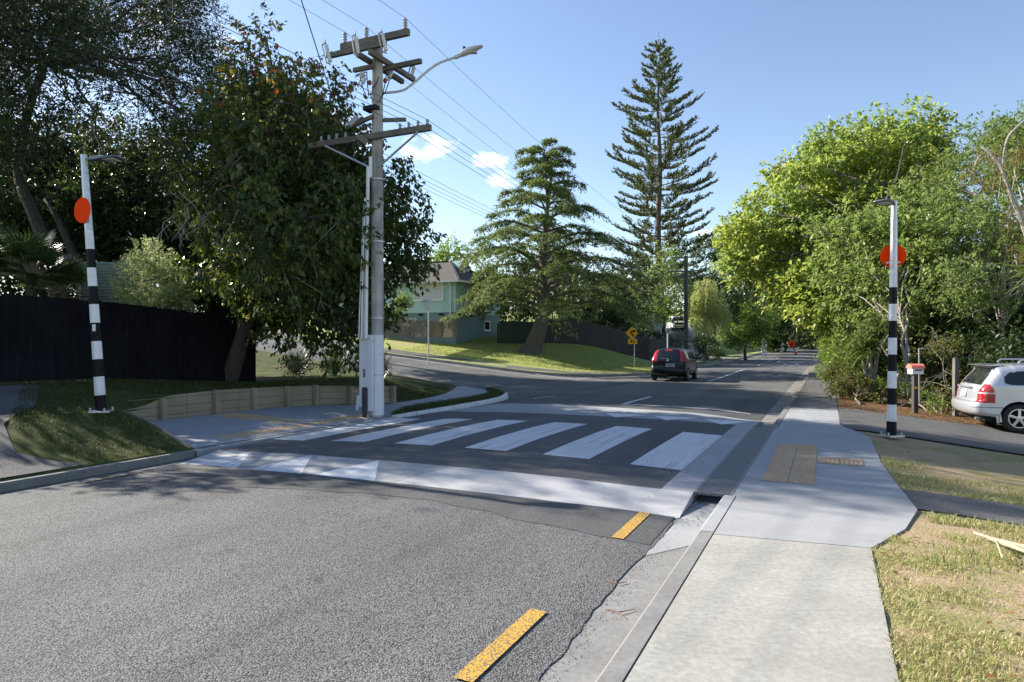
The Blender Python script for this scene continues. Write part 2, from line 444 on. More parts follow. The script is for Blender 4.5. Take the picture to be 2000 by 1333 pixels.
base = MB()
base.add([(-700, -300, -1.3), (900, -300, -1.3), (900, 1200, -1.3), (-700, 1200, -1.3)], [(0, 1, 2, 3)])
structure(base.build('ground', M['lawn']))

road_out = [(-14, -1.42), (15, -1.42), (60, -1.42), (150, -1.42), (150, -8.87), (60, -8.87)] + FARCORNER[::-1] + SIDE_FAR[::-1] \
    + SIDE_NEAR[::-1] + CORNER[::-1] + [(10, -8.87), (-14, -8.87)]
def road_mat(): return M['chip']
random.seed(5)
near_out = [(-14, -1.42)] + [(u_, -1.40+random.uniform(-.014, .014)+.02*math.sin(u_*2.3)) for u_ in np.arange(0, 6.9, .12)] + [(7.0, -1.42), (22, -1.42), (22, -11.0)] + [p for p in CORNER[::-1] if p[0] < 21.9] + [(-14, -8.87)]
road = structure(sheet('road', near_out, road_z, M['chip'], .8))
cn = [p for p in CORNER if p[0] > 22.0]
far_out = [(22, -1.42), (60, -1.42), (150, -1.42), (150, -8.87), (60, -8.87)] + FARCORNER[::-1] + SIDE_FAR[::-1] + SIDE_NEAR[::-1] + cn[::-1][1:] + [(22, -11.0)]
sheet('worn_seal', far_out, road_z, M['asphalt_far'], 1.6, parent=road)
# dark fresh asphalt before and after the raised crossing
random.seed(3)
edge = [(6.15 + .22*math.sin(v*1.1) + random.uniform(-.05, .05), v) for v in np.linspace(-1.42, -8.6, 30)]
sheet('asphalt_patch', [(6.97, -8.6), (6.97, -1.42)] + edge, road_z, M['asphalt_new'], .6, .004, parent=road)
sheet('asphalt_patch', [(16.3, -1.42), (16.9, -4.2), (17.2, -7), (17.2, -8.7), (21.6, -8.9), (22.2, -1.42)], road_z, M['asphalt_new'], .6, .004, parent=road)
def stripe(name, pts, mat, dz=.009, parent=None, h=road_z, res=.5):
    return sheet(name, pts, h, mat, res, dz, parent=parent)
def line_strip(name, a, b, w, mat, dz=.009, parent=None, h=road_z):
    du, dv = b[0]-a[0], b[1]-a[1]; l = math.hypot(du, dv); nu, nv = -dv/l*w/2, du/l*w/2
    return stripe(name, [(a[0]+nu, a[1]+nv), (b[0]+nu, b[1]+nv), (b[0]-nu, b[1]-nv), (a[0]-nu, a[1]-nv)], mat, dz, parent, h)
for a in (5.95, 3.1, .1):
    line_strip('yellow_dash', (a, -1.72), (a+1.02, -1.72), .115, M['road_yellow'], .010, road)
line_strip('yellow_dash', (6.3, -8.5), (5.5, -8.5), .09, M['yellow_worn'], .010, road)
# centre line beyond the junction, limit line, side-road lines
line_strip('centre_line', (32.5, -5.05), (47.5, -5.05), .13, M['road_white'], .009, road)
for u in (56, 66, 78): line_strip('centre_line', (u, -5.05), (u+5, -5.05), .12, M['road_white'], .009, road)
line_strip('limit_line', (18.05, -5.1), (17.75, -1.75), .11, M['road_white'], .014, road)
line_strip('centre_line', (18.05, -5.05), (21.2, -5.05), .12, M['road_white'], .014, road)
line_strip('limit_line', (33.1, -14.0), (31.4, -10.6), .10, M['road_white'], .009, road)
line_strip('edge_line', (33.0, -24), (31.7, -11.5), .10, M['road_white'], .010, road)
line_strip('edge_line', (31.7, -11.3), (37.5, -8.9), .10, M['road_white'], .011, road)
line_strip('side_mark', (19.2, -8.2), (20.4, -8.0), .10, M['road_white'], .014, road)
dm = [(58.5, -2.9), (62, -2.3), (65.5, -2.9), (62, -3.5)]
for a, b in zip(dm, dm[1:]+dm[:1]): line_strip('diamond_marking', a, b, .14, M['road_white'], .009, road)
for a, b in (((24.6, -16.4), (24.1, -14.9)), ((23.6, -14.2), (23.2, -12.9)), ((22.6, -11.0), (21.6, -9.9)), ((25.6, -20), (25.2, -18.4))):
    line_strip('yellow_dash', a, b, .12, M['yellow_worn'], .009, road)

# ------------------------------------------------------------------ raised zebra crossing
def plat_z(u, v):
    prof = np.interp(u, [6.95, 7.75, 9.0, 10.0, 11.5, 13.2, 14.3, 15.5], [-.112, -.004, .04, .06, .062, .025, -.012, -.035])
    if u > 15.5:
        t = (u-15.5)/(.85+.95*sm(-1.4, -7, v)); return plat_z(15.5, v)*(1-t) + (road_z(u, v)+.012)*t
    e = max(0.0, 1-((v+5)/3.64)**2)**1.4
    return float(prof)*(e if prof > 0 else 1) + crown(8, v)*.9*min(1.0, e*2)
V0, V1 = -8.62, -1.37
plat = structure(sheet('raised_crossing', [(7.75, V0), (7.75, V1-.36), (14.7, V1-.36), (14.7, V0)], plat_z, M['platform'], .4))
def skirted(name, o, mat, dz=0, res=.4, h=plat_z): return sheet(name, o, h, mat, res, dz, .25, plat)
skirted('ramp', [(6.95, V0), (6.95, V1), (7.75, V1), (7.75, V0)], M['conc_white'], .0005)
skirted('ramp', [(14.7, V0), (14.7, V1), (16.35, V1), (16.8, -4), (17.3, -7), (17.3, V0)], M['conc_new'], .0005)
skirted('edge_strip', [(7.75, V1-.36), (7.75, V1), (14.7, V1), (14.7, V1-.36)], M['conc_new'], .0005)
for k in range(6):
    c = -2.07 - 1.262*k
    stripe('stripe', [(8.95, c-.345), (8.95, c+.345), (12.65, c+.345), (12.65, c-.345)], M['zebra'], .005, plat, plat_z, .4)
for k in range(3):
    a = -8.45 + 1.17*k
    stripe('ramp_triangle', [(6.97, a), (6.97, a+1.0), (7.74, a+.5)], M['road_white'], .005, plat, plat_z, .2)
    a = -4.75 + 1.12*k
    stripe('ramp_triangle', [(15.45, a), (15.45, a+1.0), (14.5, a+.5)], M['road_white'], .006, plat, plat_z, .2)
stripe('dark_wedge', [(6.97, -7.44), (6.97, -7.30), (7.74, -6.82), (7.74, -7.9)], M['conc_new'], .003, plat, plat_z, .2)
stripe('dark_wedge', [(6.97, -6.27), (6.97, -6.13), (7.74, -5.65), (7.74, -6.75)], M['conc_new'], .003, plat, plat_z, .2)
stripe('dark_wedge', [(6.97, -5.1), (6.97, -4.85), (7.74, -4.5), (7.74, -5.58)], M['conc_new'], .003, plat, plat_z, .2)

# ------------------------------------------------------------------ kerbs, gutters, footpaths
zero = lambda u, v: far(u)
structure(sheet('gutter_channel', [(-14, -1.56), (-14, -1.06), (6.9, -1.06), (6.9, -1.56)], lambda u, v: -.125, M['conc_kerb'], 1.0, .0085))
structure(sheet('gutter_channel', [(6.9, -1.425), (6.9, -1.06), (17, -1.06), (17, -1.425)], lambda u, v: -.125, M['conc_kerb'], 1.0, .006))
stripe('fresh_gutter', [(5.6, -1.40), (6.1, -1.08), (7.8, -1.08), (7.8, -1.36), (7.0, -1.36)], M['conc_new'], .012, None, lambda u, v: -.125, .5)['kind'] = 'structure'
structure(sheet('gutter_channel', [(16.3, -1.425), (16.3, -1.06), (150, -1.06), (150, -1.425)], lambda u, v: -.118+far(u), M['conc_grimy'], 2.0, .006))
k1 = MB(); ribbon(k1, densify([(-14, -1.06), (6.15, -1.06)], 1), .145, zero, .004, .2, 1)
k1.m = 0
structure(k1.build('kerb', M['conc_kerb']))
k1 = MB(); ribbon(k1, [(6.16, -1.06), (7.72, -1.06)], .145, zero, .005, .2, 1)
structure(k1.build('kerb', M['conc_new']))
k1 = MB(); ribbon(k1, densify([(14.4, -1.06), (60, -1.06), (150, -1.06)], 3), .145, zero, .003, .2, 1)
structure(k1.build('kerb', M['conc_grimy']))
structure(sheet('footpath', [(-14, -.905), (-14, .31), (6.22, .31), (6.1, -.905)], zero, M['conc_old'], 1.2, 0, .12))
structure(sheet('footpath', [(6.11, -.905), (6.23, .31), (7.0, .62), (7.85, .80), (9.0, .74), (10.8, .66), (13.6, .66), (14.5, .45), (15.4, .22), (19, .2), (19, -.905), (14.5, -.905), (14.5, -.95), (7.74, -.95), (7.74, -.905)], zero, M['conc_new'], 1.2, .001, .12))
structure(sheet('footpath', [(19.01, -.905), (19.01, .2), (150, .2), (150, -.905)], zero, M['asphalt_path'], 2.0, 0, .12))
# cracks between kerb and path read as a thin dark joint
j = MB()
for (a, b) in (((-14, -.903), (6.1, -.903)), ((6.13, -.9), (6.22, .31))):
    pass
# drain grate over the gutter beside the crossing
gr = thing('drain_grate', 'long dark iron drain grate between the raised crossing and the footpath', 'drain grate', W(11.05, -1.16, 0))
fr = MB(); bars = MB()
L0, L1, A0, A1 = 7.76, 14.35, -1.365, -.955
for v in (A0+.012, A1-.012): fr.beam(W(L0, v, -.02), W(L1, v, -.02), .024, .045)
u = L0+.02
while u < L1:
    bars.beam(W(u, A0+.024, -.012), W(u, A1-.024, -.012), .014, .03); u += .034
for v in np.linspace(A0+.06, A1-.06, 7): bars.beam(W(L0, v, -.018), W(L1, v, -.018), .010, .03)
fr.build('frame', M['iron'], gr); bars.build('bars', M['iron'], gr)
vd = MB(); vd.beam(W(L0, -1.16, -.16), W(L1, -1.16, -.16), .36, .02); vd.build('channel', M['black'], gr)
# tactile pavers: right side
def tactile(name, label, u0, u1, v0, v1, nu, nv, h=zero, bars_along='u'):
    r = thing(name, label, 'tactile paving', W((u0+u1)/2, (v0+v1)/2, h(u0, v0)))
    du, dv = (u1-u0)/nu, (v1-v0)/nv
    for i in range(nu):
        for k in range(nv):
            m = MB(); a, b = u0+i*du+.004, v0+k*dv+.004; a2, b2 = u0+(i+1)*du-.004, v0+(k+1)*dv-.004
            z = lambda u, v: h(u, v)+.006
            m.add([W(a, b, z(a, b)), W(a2, b, z(a2, b)), W(a2, b2, z(a2, b2)), W(a, b2, z(a, b2))], [(3, 2, 1, 0)])
            if bars_along == 'dots':
                n = 9
                for p in range(n):
                    for q in range(n if abs(du-dv) < .3 else int(n*du/dv)):
                        nn = n if abs(du-dv) < .3 else int(n*du/dv)
                        uu = a+(q+.5)*(a2-a)/nn; vv = b+(p+.5)*(b2-b)/n
                        m.lathe([(.014, 0), (.009, .006)], 6, W(uu, vv, z(uu, vv)))
            else:
                for p in range(5):
                    vv = b+(p+.5)*(b2-b)/5
                    m.beam(W(a+.02, vv, z(a, vv)+.003), W(a2-.02, vv, z(a2, vv)+.003), .03, .006)
            m.build('paver', M['tactile'], r)
    return r
tactile('tactile_paving', 'block of buff dimpled pavers in the footpath beside the drain grate', 8.72, 12.1, -.745, -.155, 6, 2, bars_along='dots')
tactile('tactile_paving', 'short tail of two ribbed buff pavers pointing from the dimpled block to the grass', 10.32, 10.92, -.150, .44, 1, 2)

# left side: kerb, path, tactile, grass
k2 = MB(); ribbon(k2, densify([(-30, -8.87), (7.5, -8.87)], 1), .15, lambda u, v: 0, .0, .2, -1)
structure(k2.build('kerb', m_concrete('dark_old_kerb', (.16, .155, .145), .3, .25)))
k2 = MB(); ribbon(k2, [(7.55, -8.87), (12.9, -8.87)], .15, lambda u, v: 0, .0, .2, -1)
structure(k2.build('kerb', M['conc_new']))
k2 = MB(); ribbon(k2, densify([(12.95, -8.87), (16, -8.87)], 1) + CORNER[1:14], .17, lambda u, v: sidez(v), .01, .2, -1)
structure(k2.build('kerb', M['kerb_white']))
k2 = MB(); ribbon(k2, CORNER[13:] + densify(SIDE_NEAR, 1.5)[1:], .15, lambda u, v: sidez(v), .0, .2, -1)
structure(k2.build('kerb', M['conc_kerb']))
k2 = MB(); ribbon(k2, (densify(SIDE_FAR, 1.5)+FARCORNER[1:]+densify([(44, -8.87), (60, -8.87), (150, -8.87)], 3)[1:]), .16, lambda u, v: sidez(v)+far(u), .02, .2, 1)
structure(k2.build('kerb', m_concrete('grey_kerb', (.27, .265, .255), .25, .2)))
PATH_OUT = [(8.86, -12.32), (14.2, -12.32), (15.7, -10.9), (17.5, -10.95)] + smooth2([(17.5, -10.95), (19.2, -11.3), (20.7, -11.9), (22.1, -12.5)], 4)[1:]
lpz = lambda u, v: .10*sm(-9.2, -12.4, v)*(1-sm(12, 15, u)) + sidez(v)*sm(15, 20, u)
path_in = [(22.3, -12.3), (21.4, -11.0), (20.0, -10.05), (18, -9.75), (14.6, -9.75), (12.95, -9.05), (7.55, -9.05)]
structure(sheet('footpath', PATH_OUT + path_in, lpz, m_concrete('blue_grey_concrete', (.30, .31, .33), .1, .08), .8, .006))
tactile('tactile_paving', 'long buff tactile strip along the left kerb edge of the crossing', 8.6, 13.0, -9.95, -9.3, 7, 1, lpz, 'dots')
tactile('tactile_paving', 'ribbed buff tactile strip running from the left kerb to the timber retaining wall', 10.6, 11.3, -12.1, -10.0, 1, 4, lpz)

gb = [(-30, -9.02), (7.6, -9.02), (8.80, -12.36), (14.25, -12.40), (15.75, -10.95)] + PATH_OUT[3:] + [(22.65, -12.6), (23.1, -14.3), (24.15, -18)] \
    + [(27.1, -30), (30.1, -48), (-30, -48)]
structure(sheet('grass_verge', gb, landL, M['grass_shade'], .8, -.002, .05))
structure(sheet('grass_strip', [(12.98, -9.04), (12.98, -9.08), (14.6, -9.72), (18, -9.72), (20.0, -10.0), (21.4, -10.95), (21.75, -10.85), (20.2, -9.65), (18.4, -9.15), (16, -9.04)], lambda u, v: sidez(v), M['grass_shade'], .5, .02, .1))
ld = MB()
structure(sheet('side_driveway', [(-10, -9.03), (5.9, -9.03), (5.5, -9.9), (5.9, -10.9), (7.2, -12.4), (8.4, -14.3), (7.2, -14.6), (4.5, -12.6), (2.5, -12.2), (-10, -12)], landL, M['drive'], .5, .012))
# lawn across the side road and its dark footpath
lawn_out = [(36.6, -48), (34.4, -30), (33.4, -16)] + [(p[0]+.12, p[1]-.1) for p in FARCORNER[1:]] + [(60, -9.05), (150, -9.05), (150, -48)]
structure(sheet('lawn', lawn_out, landL, M['lawn'], 1.2, 0, .1))
fp = [(p[0]+.35, p[1]) for p in densify(SIDE_FAR, 2)] + [(34.6, -12.0), (36.4, -10.4)]
fo = [(p[0]+1.5, p[1]) for p in densify(SIDE_FAR, 2)] + [(35.3, -12.8), (37.2, -11.2)]
structure(sheet('footpath', fp + fo[::-1], landL, M['asphalt_path'], 1.0, .015))
structure(sheet('footpath', [(37.2, -9.9), (37.8, -11.1), (45, -10.6), (60, -10.5), (95, -10.5), (95, -9.3), (60, -9.3), (44, -9.25)], landL, M['asphalt_path'], 1.5, .014))
structure(sheet('hill_driveway', [(69, -9.2), (76, -9.2), (79, -12), (89, -15.5), (97, -18), (95, -21), (83, -18.5), (74, -15), (70, -12)], landL, m_concrete('pale_driveway', (.30, .27, .25), .15, .1), 1.0, .02))
lw = MB()
# right side
gr_out = [(-14, .31), (6.22, .31), (7.0, .62), (7.85, .80), (9.0, .74), (10.8, .66), (13.6, .66), (14.5, .45), (15.4, .22), (19, .2), (150, .2), (150, 60), (-14, 60)]
structure(sheet('grass_berm', gr_out, landR, M['grass_dry'], .6, -.004))
structure(sheet('side_path', [(7.95, .78), (8.95, .74), (8.9, 3), (8.7, 9), (7.0, 9), (7.55, 3)], landR, M['asphalt_path'], .8, .012))
structure(sheet('driveway', [(14.6, .42), (15.4, .2), (19.3, .22), (18.9, 3), (18.6, 7), (19, 14), (12.8, 14), (13.2, 7), (13.9, 3)], landR, M['drive'], .6, .024))
structure(sheet('garden_soil', [(19.1, .22), (150, .22), (150, 12), (19.8, 12), (18.7, 7), (18.6, 3)], landR, M['soil'], 1.0, .03))
# ------------------------------------------------------------------ vegetation
def unit(a): return a/np.maximum(np.linalg.norm(a, axis=-1, keepdims=True), 1e-9)
def rdir(n): return unit(RNG.normal(size=(n, 3)))
def leaf_quads(p, d, n, L, wd, fold=.25):
    """kite leaves: base p, direction d, plane normal n (arrays), length L, width wd"""
    s = unit(np.cross(d, n)); nn = np.cross(s, d)
    L = L[:, None]; wd = wd[:, None]
    m = p + d*L*.45 + nn*L*fold*.0
    a = p; b = m + s*wd*.5 + nn*wd*fold; c = p + d*L; e = m - s*wd*.5 + nn*wd*fold
    v = np.stack([a, b, c, e], 1).reshape(-1, 3)
    return v, np.arange(len(p)*4).reshape(-1, 4)
def fbm(p, sc, seed=0):
    r = np.random.default_rng(seed); o = 0; a = 1.0
    for k in range(4):
        w = r.normal(size=(3, 3))*sc*(1.7**k); ph = r.uniform(0, 6.28, 3)
        o = o + a*np.sin(p @ w.T + ph).mean(1); a *= .6
    return o
def twig_points(lobes, clumps, twigs, csize, shell=.5, carve=None, seed=0, flat=1.0):
    """lobes [(centre, (rx, ry, rz))] -> twig bases, outward directions, clump centres per lobe"""
    P, D, CC = [], [], []
    for li, (c, r) in enumerate(lobes):
        c = np.array(c); r = np.array(r)
        n = max(3, int(clumps*(r.prod()**(2/3))))
        dd = rdir(n); rr = shell + (1-shell)*np.sqrt(RNG.uniform(0, 1, n))
        cc = c + dd*r*rr[:, None]
        if carve is not None: 
            k = fbm(cc, carve[0], seed) > carve[1]; cc = cc[k]; dd = dd[k]
        CC.append((li, cc))
        t = rdir(len(cc)*twigs); q = np.repeat(cc, twigs, 0)
        od = np.repeat(dd, twigs, 0)
        rad = csize*RNG.uniform(.25, 1, len(q))[:, None]**.6
        t[:, 2] *= flat
        P.append(q + t*rad); D.append(unit(od*.7 + t))
    return np.concatenate(P), np.concatenate(D), CC
def crown_mesh(name, P, D, leaves, size, aspect, mat, parent, twiglen=.35, droop=0.0, upn=.5, spread=.9, sizevar=.35, tonefun=None, fold=.25):
    n = len(P)*leaves
    t = RNG.uniform(0, 1, n)
    b = np.repeat(P, leaves, 0) + np.repeat(D, leaves, 0)*(t*twiglen)[:, None] + RNG.normal(size=(n, 3))*size*.35
    d = unit(np.repeat(D, leaves, 0)*(.6) + rdir(n)*spread + np.array([0, 0, -droop]))
    nn = unit(rdir(n) + np.array([0, 0, upn*2]))
    L = size*(1 + sizevar*RNG.normal(size=n)).clip(.45, 1.8)
    v, f = leaf_quads(b, d, nn, L, L*aspect, fold)
    tone = RNG.beta(2, 2, n) if tonefun is None else tonefun(b)
    return np_mesh(name, v, f, mat, parent, tone)
def limbs(mb, start, targets, r0, r1, wob=.25, n=6, sag=0.0):
    for tgt in targets:
        a = Vector(start); b = Vector(tgt); L = (b-a).length
        pts, rad = [], []
        off = Vector(RNG.normal(size=3))*L*wob*.4
        for i in range(n+1):
            t = i/n
            p = a.lerp(b, t) + off*math.sin(t*math.pi)*.5 + Vector(RNG.normal(size=3))*L*.02*(0 if i in (0, n) else 1)
            p.z += math.sin(t*math.pi)*L*.1 - sag*t*t*L
            pts.append(p); rad.append(r0 + (r1-r0)*t)
        mb.tube(pts, rad, 6, False)
def tree(name, label, cat, base, lobes, leafmat, barkmat, trunk_r=.18, fork=None, clumps=7, twigs=7, leaves=9, csize=.42, size=.1, aspect=.5,
         droop=.2, upn=.5, carve=(1.1, -.15), group=None, twiglen=.35, shell=.5, trunk_pts=None, branches=5, spread=.9, tonefun=None, stems=1, seed=0, flat=.8, bare=0):
    base = Vector(base)
    r = thing(name, label, cat, base, 0, group)
    lo = [(tuple(c), q if hasattr(q, '__len__') else (q, q, q*.85)) for c, q in lobes]
    P, D, CC = twig_points(lo, clumps, twigs, csize, shell, carve, seed, flat)
    crown_mesh('crown', P, D, leaves, size, aspect, leafmat, r, twiglen, droop, upn, spread, tonefun=tonefun)
    tr = MB()
    cen = sum((Vector(c) for c, q in lo), Vector())/len(lo)
    if fork is None: fork = base.lerp(Vector((cen.x, cen.y, min(c[2] for c, q in lo))), .7)
    fork = Vector(fork)
    for s in range(stems):
        b0 = base + Vector((RNG.normal()*.12, RNG.normal()*.12, -.3))*(1 if stems > 1 else 0)
        f0 = fork + (Vector(RNG.normal(size=3))*.35 if stems > 1 else Vector())
        tp = trunk_pts if (trunk_pts and s == 0) else [b0-Vector((0, 0, .3)), b0.lerp(f0, .35)+Vector(RNG.normal(size=3))*.06, b0.lerp(f0, .7)+Vector(RNG.normal(size=3))*.08, f0]
        sp = smooth_line(tp, 4); k = len(sp)
        tr.tube(sp, [trunk_r*(1.35 - .75*min(1, i/(k-1)*1.0)) * (1.25 if i == 0 else 1) for i in range(k)], 9, False)
        fk = sp[-1]
        limbs(tr, fk, [c for i, (c, q) in enumerate(lo) if i % stems == s], trunk_r*.36, trunk_r*.12)
    for li, cc in CC:
        if len(cc) == 0: continue
        sel = cc[RNG.permutation(len(cc))[:branches]]
        limbs(tr, lo[li][0], sel, min(.03, trunk_r*.12), .006, .2, 4)
    tr.build('trunk', barkmat, r, True)
    return r
def L_(px, py, Y, r, asp=None):
    p = AT(px, py, Y); return (tuple(p), r if asp is None else (r, r, r*asp))

bark = m_bark('dark_bark', (.035, .028, .022), (.11, .09, .075))
bark_grey = m_bark('grey_bark', (.13, .115, .10), (.30, .27, .24))
bark_pale = m_bark('pale_bark', (.22, .19, .16), (.42, .37, .32))
twigm = m_bark('grey_twigs', (.12, .10, .085), (.28, .24, .20))
lf_autumn = m_leaf('autumn_leaf', [(0, (.022, .044, .011)), (.4, (.044, .078, .016)), (.66, (.095, .125, .022)), (.84, (.18, .155, .026)), (.93, (.30, .13, .02)), (1, (.38, .07, .02))], .48, .35, .5, ((.12, .145, .025), .56, .74, .8))
lf_fine = m_leaf('fine_grey_green_leaf', [(0, (.022, .034, .016)), (.5, (.038, .054, .023)), (1, (.07, .088, .038))], .22, .5, .3)
lf_gloss = m_leaf('glossy_leaf', [(0, (.02, .045, .012)), (.5, (.04, .075, .018)), (1, (.085, .12, .028))], .3, .3, .5)
lf_pale = m_leaf('pale_shrub_leaf', [(0, (.22, .28, .12)), (.5, (.32, .39, .18)), (1, (.42, .48, .26))], .3, .6, .2)
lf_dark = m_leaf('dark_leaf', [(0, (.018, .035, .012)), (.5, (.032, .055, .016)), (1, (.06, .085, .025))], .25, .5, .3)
lf_mid = m_leaf('mid_green_leaf', [(0, (.08, .13, .032)), (.5, (.15, .215, .055)), (1, (.26, .33, .105))], .40, .45, .35)
lf_maple = m_leaf('yellow_green_leaf', [(0, (.14, .21, .04)), (.5, (.215, .29, .055)), (.85, (.31, .345, .07)), (1, (.42, .35, .09))], .45, .4, .45, ((.19, .27, .07), .45, .6, .3))
lf_bright = m_leaf('bright_leaf', [(0, (.08, .14, .02)), (.5, (.12, .19, .03)), (1, (.18, .24, .05))], .4, .45, .3)
lf_birch = m_leaf('weeping_leaf', [(0, (.19, .24, .075)), (.5, (.27, .32, .10)), (1, (.37, .40, .15))], .45, .5, .25)
lf_cedar = m_leaf('cedar_needles', [(0, (.07, .115, .036)), (.5, (.12, .17, .052)), (1, (.21, .255, .08))], .28, .6, .2)
lf_pine = m_leaf('pine_needles', [(0, (.06, .08, .03)), (.5, (.09, .115, .04)), (1, (.14, .16, .06))], .12, .6, .2)
lf_blade = m_leaf('strap_leaf', [(0, (.06, .10, .025)), (.5, (.10, .15, .04)), (1, (.19, .23, .08))], .3, .4, .4)
lf_palm = m_leaf('palm_frond', [(0, (.02, .045, .018)), (.5, (.035, .065, .024)), (1, (.07, .10, .03))], .25, .3, .5)
lf_mix = m_leaf('hedge_leaf', [(0, (.05, .085, .02)), (.55, (.10, .13, .03)), (.8, (.18, .15, .04)), (1, (.24, .10, .04))], .3, .5, .3)

# --- autumn tree at the fence corner
def tone_autumn(b):                  # redder leaves belong to the thin leading shoots at the top
    t = RNG.beta(2, 3.2, len(b)); h = np.clip((b[:, 2]-6.0)/3.2, 0, 1)
    return np.clip(t + .40*h*RNG.uniform(.1, 1, len(b)) + .06*(RNG.uniform(size=len(b)) > .93), 0, 1)
T1 = [(530,170,18,.85),(600,225,17.6,1.0),(500,240,18.4,1.2),(570,320,17.2,1.45),(430,310,17.2,1.2),(650,290,17.6,.75),(400,370,16.9,1.0),(460,420,17,1.4),
      (600,430,17,1.5),(690,400,17.6,1.2),(765,395,18.2,.75),(785,465,18.2,.7),(735,515,18.2,.95),(650,540,17.5,1.3),(530,540,17.5,1.3),(430,510,17.2,1.1),
      (690,610,17.4,.75),(600,610,17.6,.85),(835,480,18.3,.32),(640,660,16.9,.38),(775,535,18.4,.4),(720,330,18,.8),(750,590,18.4,.3),(500,610,17.8,.75)]
def deepen(L, cx, cy, near, far_, pull=.16, nmax=None, rs=.92):
    out = list(L)
    for t in L:
        px, py, Y, q = t[:4]
        x, y = px+(cx-px)*pull, py+(cy-py)*pull
        k_ = len(out)
        if near and (nmax is None or px < nmax) and L.index(t) % 2 == 0: out.append((x, y, Y*near, q*rs))
        if far_: out.append((x, y, Y*far_, q*rs))
    return out
T1 = [L_(*t) for t in deepen([t for t in T1 if t[0] > 420 or t[1] < 400], 560, 400, .87, None, .14, 650) + deepen([t for t in T1 if t[0] < 660], 540, 400, None, 1.15, .2)[len([t for t in T1 if t[0] < 660]):] + [t for t in T1 if t[0] <= 420 and t[1] >= 400]]
for t in ((495,110,18,.32),(545,120,18,.3),(520,75,18,.16),(505,175,18,.4),(655,185,17.6,.45),(600,160,17.7,.4),(640,235,17.4,.5),(690,650,16.6,.28),(700,690,16.6,.2)): T1.append(L_(*t))
tb = W(13.6, -15.0, .55)
tree('autumn_tree', 'big dark leafed tree with reddening tips behind the black fence and the power pole', 'tree', tb, T1, lf_autumn, bark, .19,
     fork=AT(520, 560, 17.6), clumps=24, twigs=8, leaves=14, csize=.5, size=.128, aspect=.48, droop=1.1, upn=.15, carve=(1.1, -.12), shell=.25, twiglen=.4, branches=6, tonefun=tone_autumn, seed=3, flat=.9)
at_ = bpy.data.objects['autumn_tree']
for k in range(26):                  # bare pale twigs hanging on the shaded side
    px, py = (RNG.uniform(330, 470), RNG.uniform(370, 440)) if k < 16 else (RNG.uniform(480, 680), RNG.uniform(420, 560)); Yt = RNG.uniform(14.6, 15.6)
    bt = MB(); a = AT(px, py, Yt); b = a+Vector((RNG.normal()*.35, RNG.normal()*.2, -RNG.uniform(.3, .9)))
    c = a.lerp(b, .5)+Vector((RNG.normal()*.12, 0, RNG.uniform(0, .15))); bt.tube([a, c, b], [.010, .008, .004], 5, False)
    for q in range(3): d = c.lerp(b, RNG.uniform(0, .9)); bt.tube([d, d+Vector((RNG.normal()*.16, RNG.normal()*.1, -RNG.uniform(.1, .3)))], [.005, .003], 4, False)
    bt.build('bare_twig', bark_pale, at_)
# --- tall fine-leaved tree, upper left
T2 = [(60,60,21,2.0),(200,60,21,2.0),(320,40,22,1.7),(140,200,20.5,2.1),(270,190,21,2.0),(390,240,21,1.5),(40,265,20,1.6),(210,310,20,1.7),(-100,100,20,2.6),
      (-60,320,22,2.0),(345,120,22,1.3),(430,170,21.5,1.0),(100,-80,21,2.2),(260,-90,22,2.0),(440,215,20.5,.9),(340,290,20,1.3),(420,290,20.5,1.0),(480,200,21,.7),(370,-30,22,1.2),(-60,-60,20,2.4)]
T2 = [L_(*t) for t in deepen(T2, 150, 120, .84, None, .05)]
tree('tall_tree', 'tall dark fine leafed tree behind the black fence in the top left corner', 'tree', AT(118, 620, 18.5), T2, lf_fine, bark, .15,
     trunk_pts=[AT(120, 640, 18.5), AT(100, 520, 18.6), AT(70, 430, 18.8), AT(35, 330, 19.3), AT(60, 200, 20), AT(90, 120, 20.5)],
     clumps=34, twigs=9, leaves=13, csize=.55, size=.10, aspect=.34, droop=.1, upn=.2, carve=(.75, 0.0), shell=.1, twiglen=.4, branches=9, seed=5)
tree('street_tree', 'leafy tree standing left of the picture whose shade covers the left bank', 'tree', (-15.5, 14.6, .6), [((-14.6+RNG.normal()*.9, 14.4+RNG.normal()*.9, 3.0+.5*i), 1.15) for i in range(7)]+[((-12.7, 14.2, 3.0), .9), ((-12.6, 14.8, 4.2), .9), ((-13.2, 13.4, 3.0), 1.0), ((-13.1, 13.5, 4.2), 1.0), ((-13.4, 13.8, 5.2), .9)], lf_dark, bark, .14, clumps=22, twigs=8, leaves=9, csize=.45, size=.13, aspect=.5, carve=(.8, -.5), seed=6)
tree('evergreen_tree', 'dark evergreen tree far back at the left between the tall tree and the fan palms', 'tree', AT(80, 640, 25.5), [L_(*t) for t in ((60,380,25,2.0),(150,350,25,2.0),(230,330,25,2.0),(0,330,25,2.2),(110,290,25.5,1.8),(-80,360,25,2.0),(60,470,25,1.8),(170,450,25,1.8),(290,380,25,1.8),(340,330,25.5,1.6))], lf_dark, bark, .18, clumps=24, twigs=8, leaves=9, csize=.6, size=.15, aspect=.5, carve=(.7, -.5), shell=.1, seed=14)
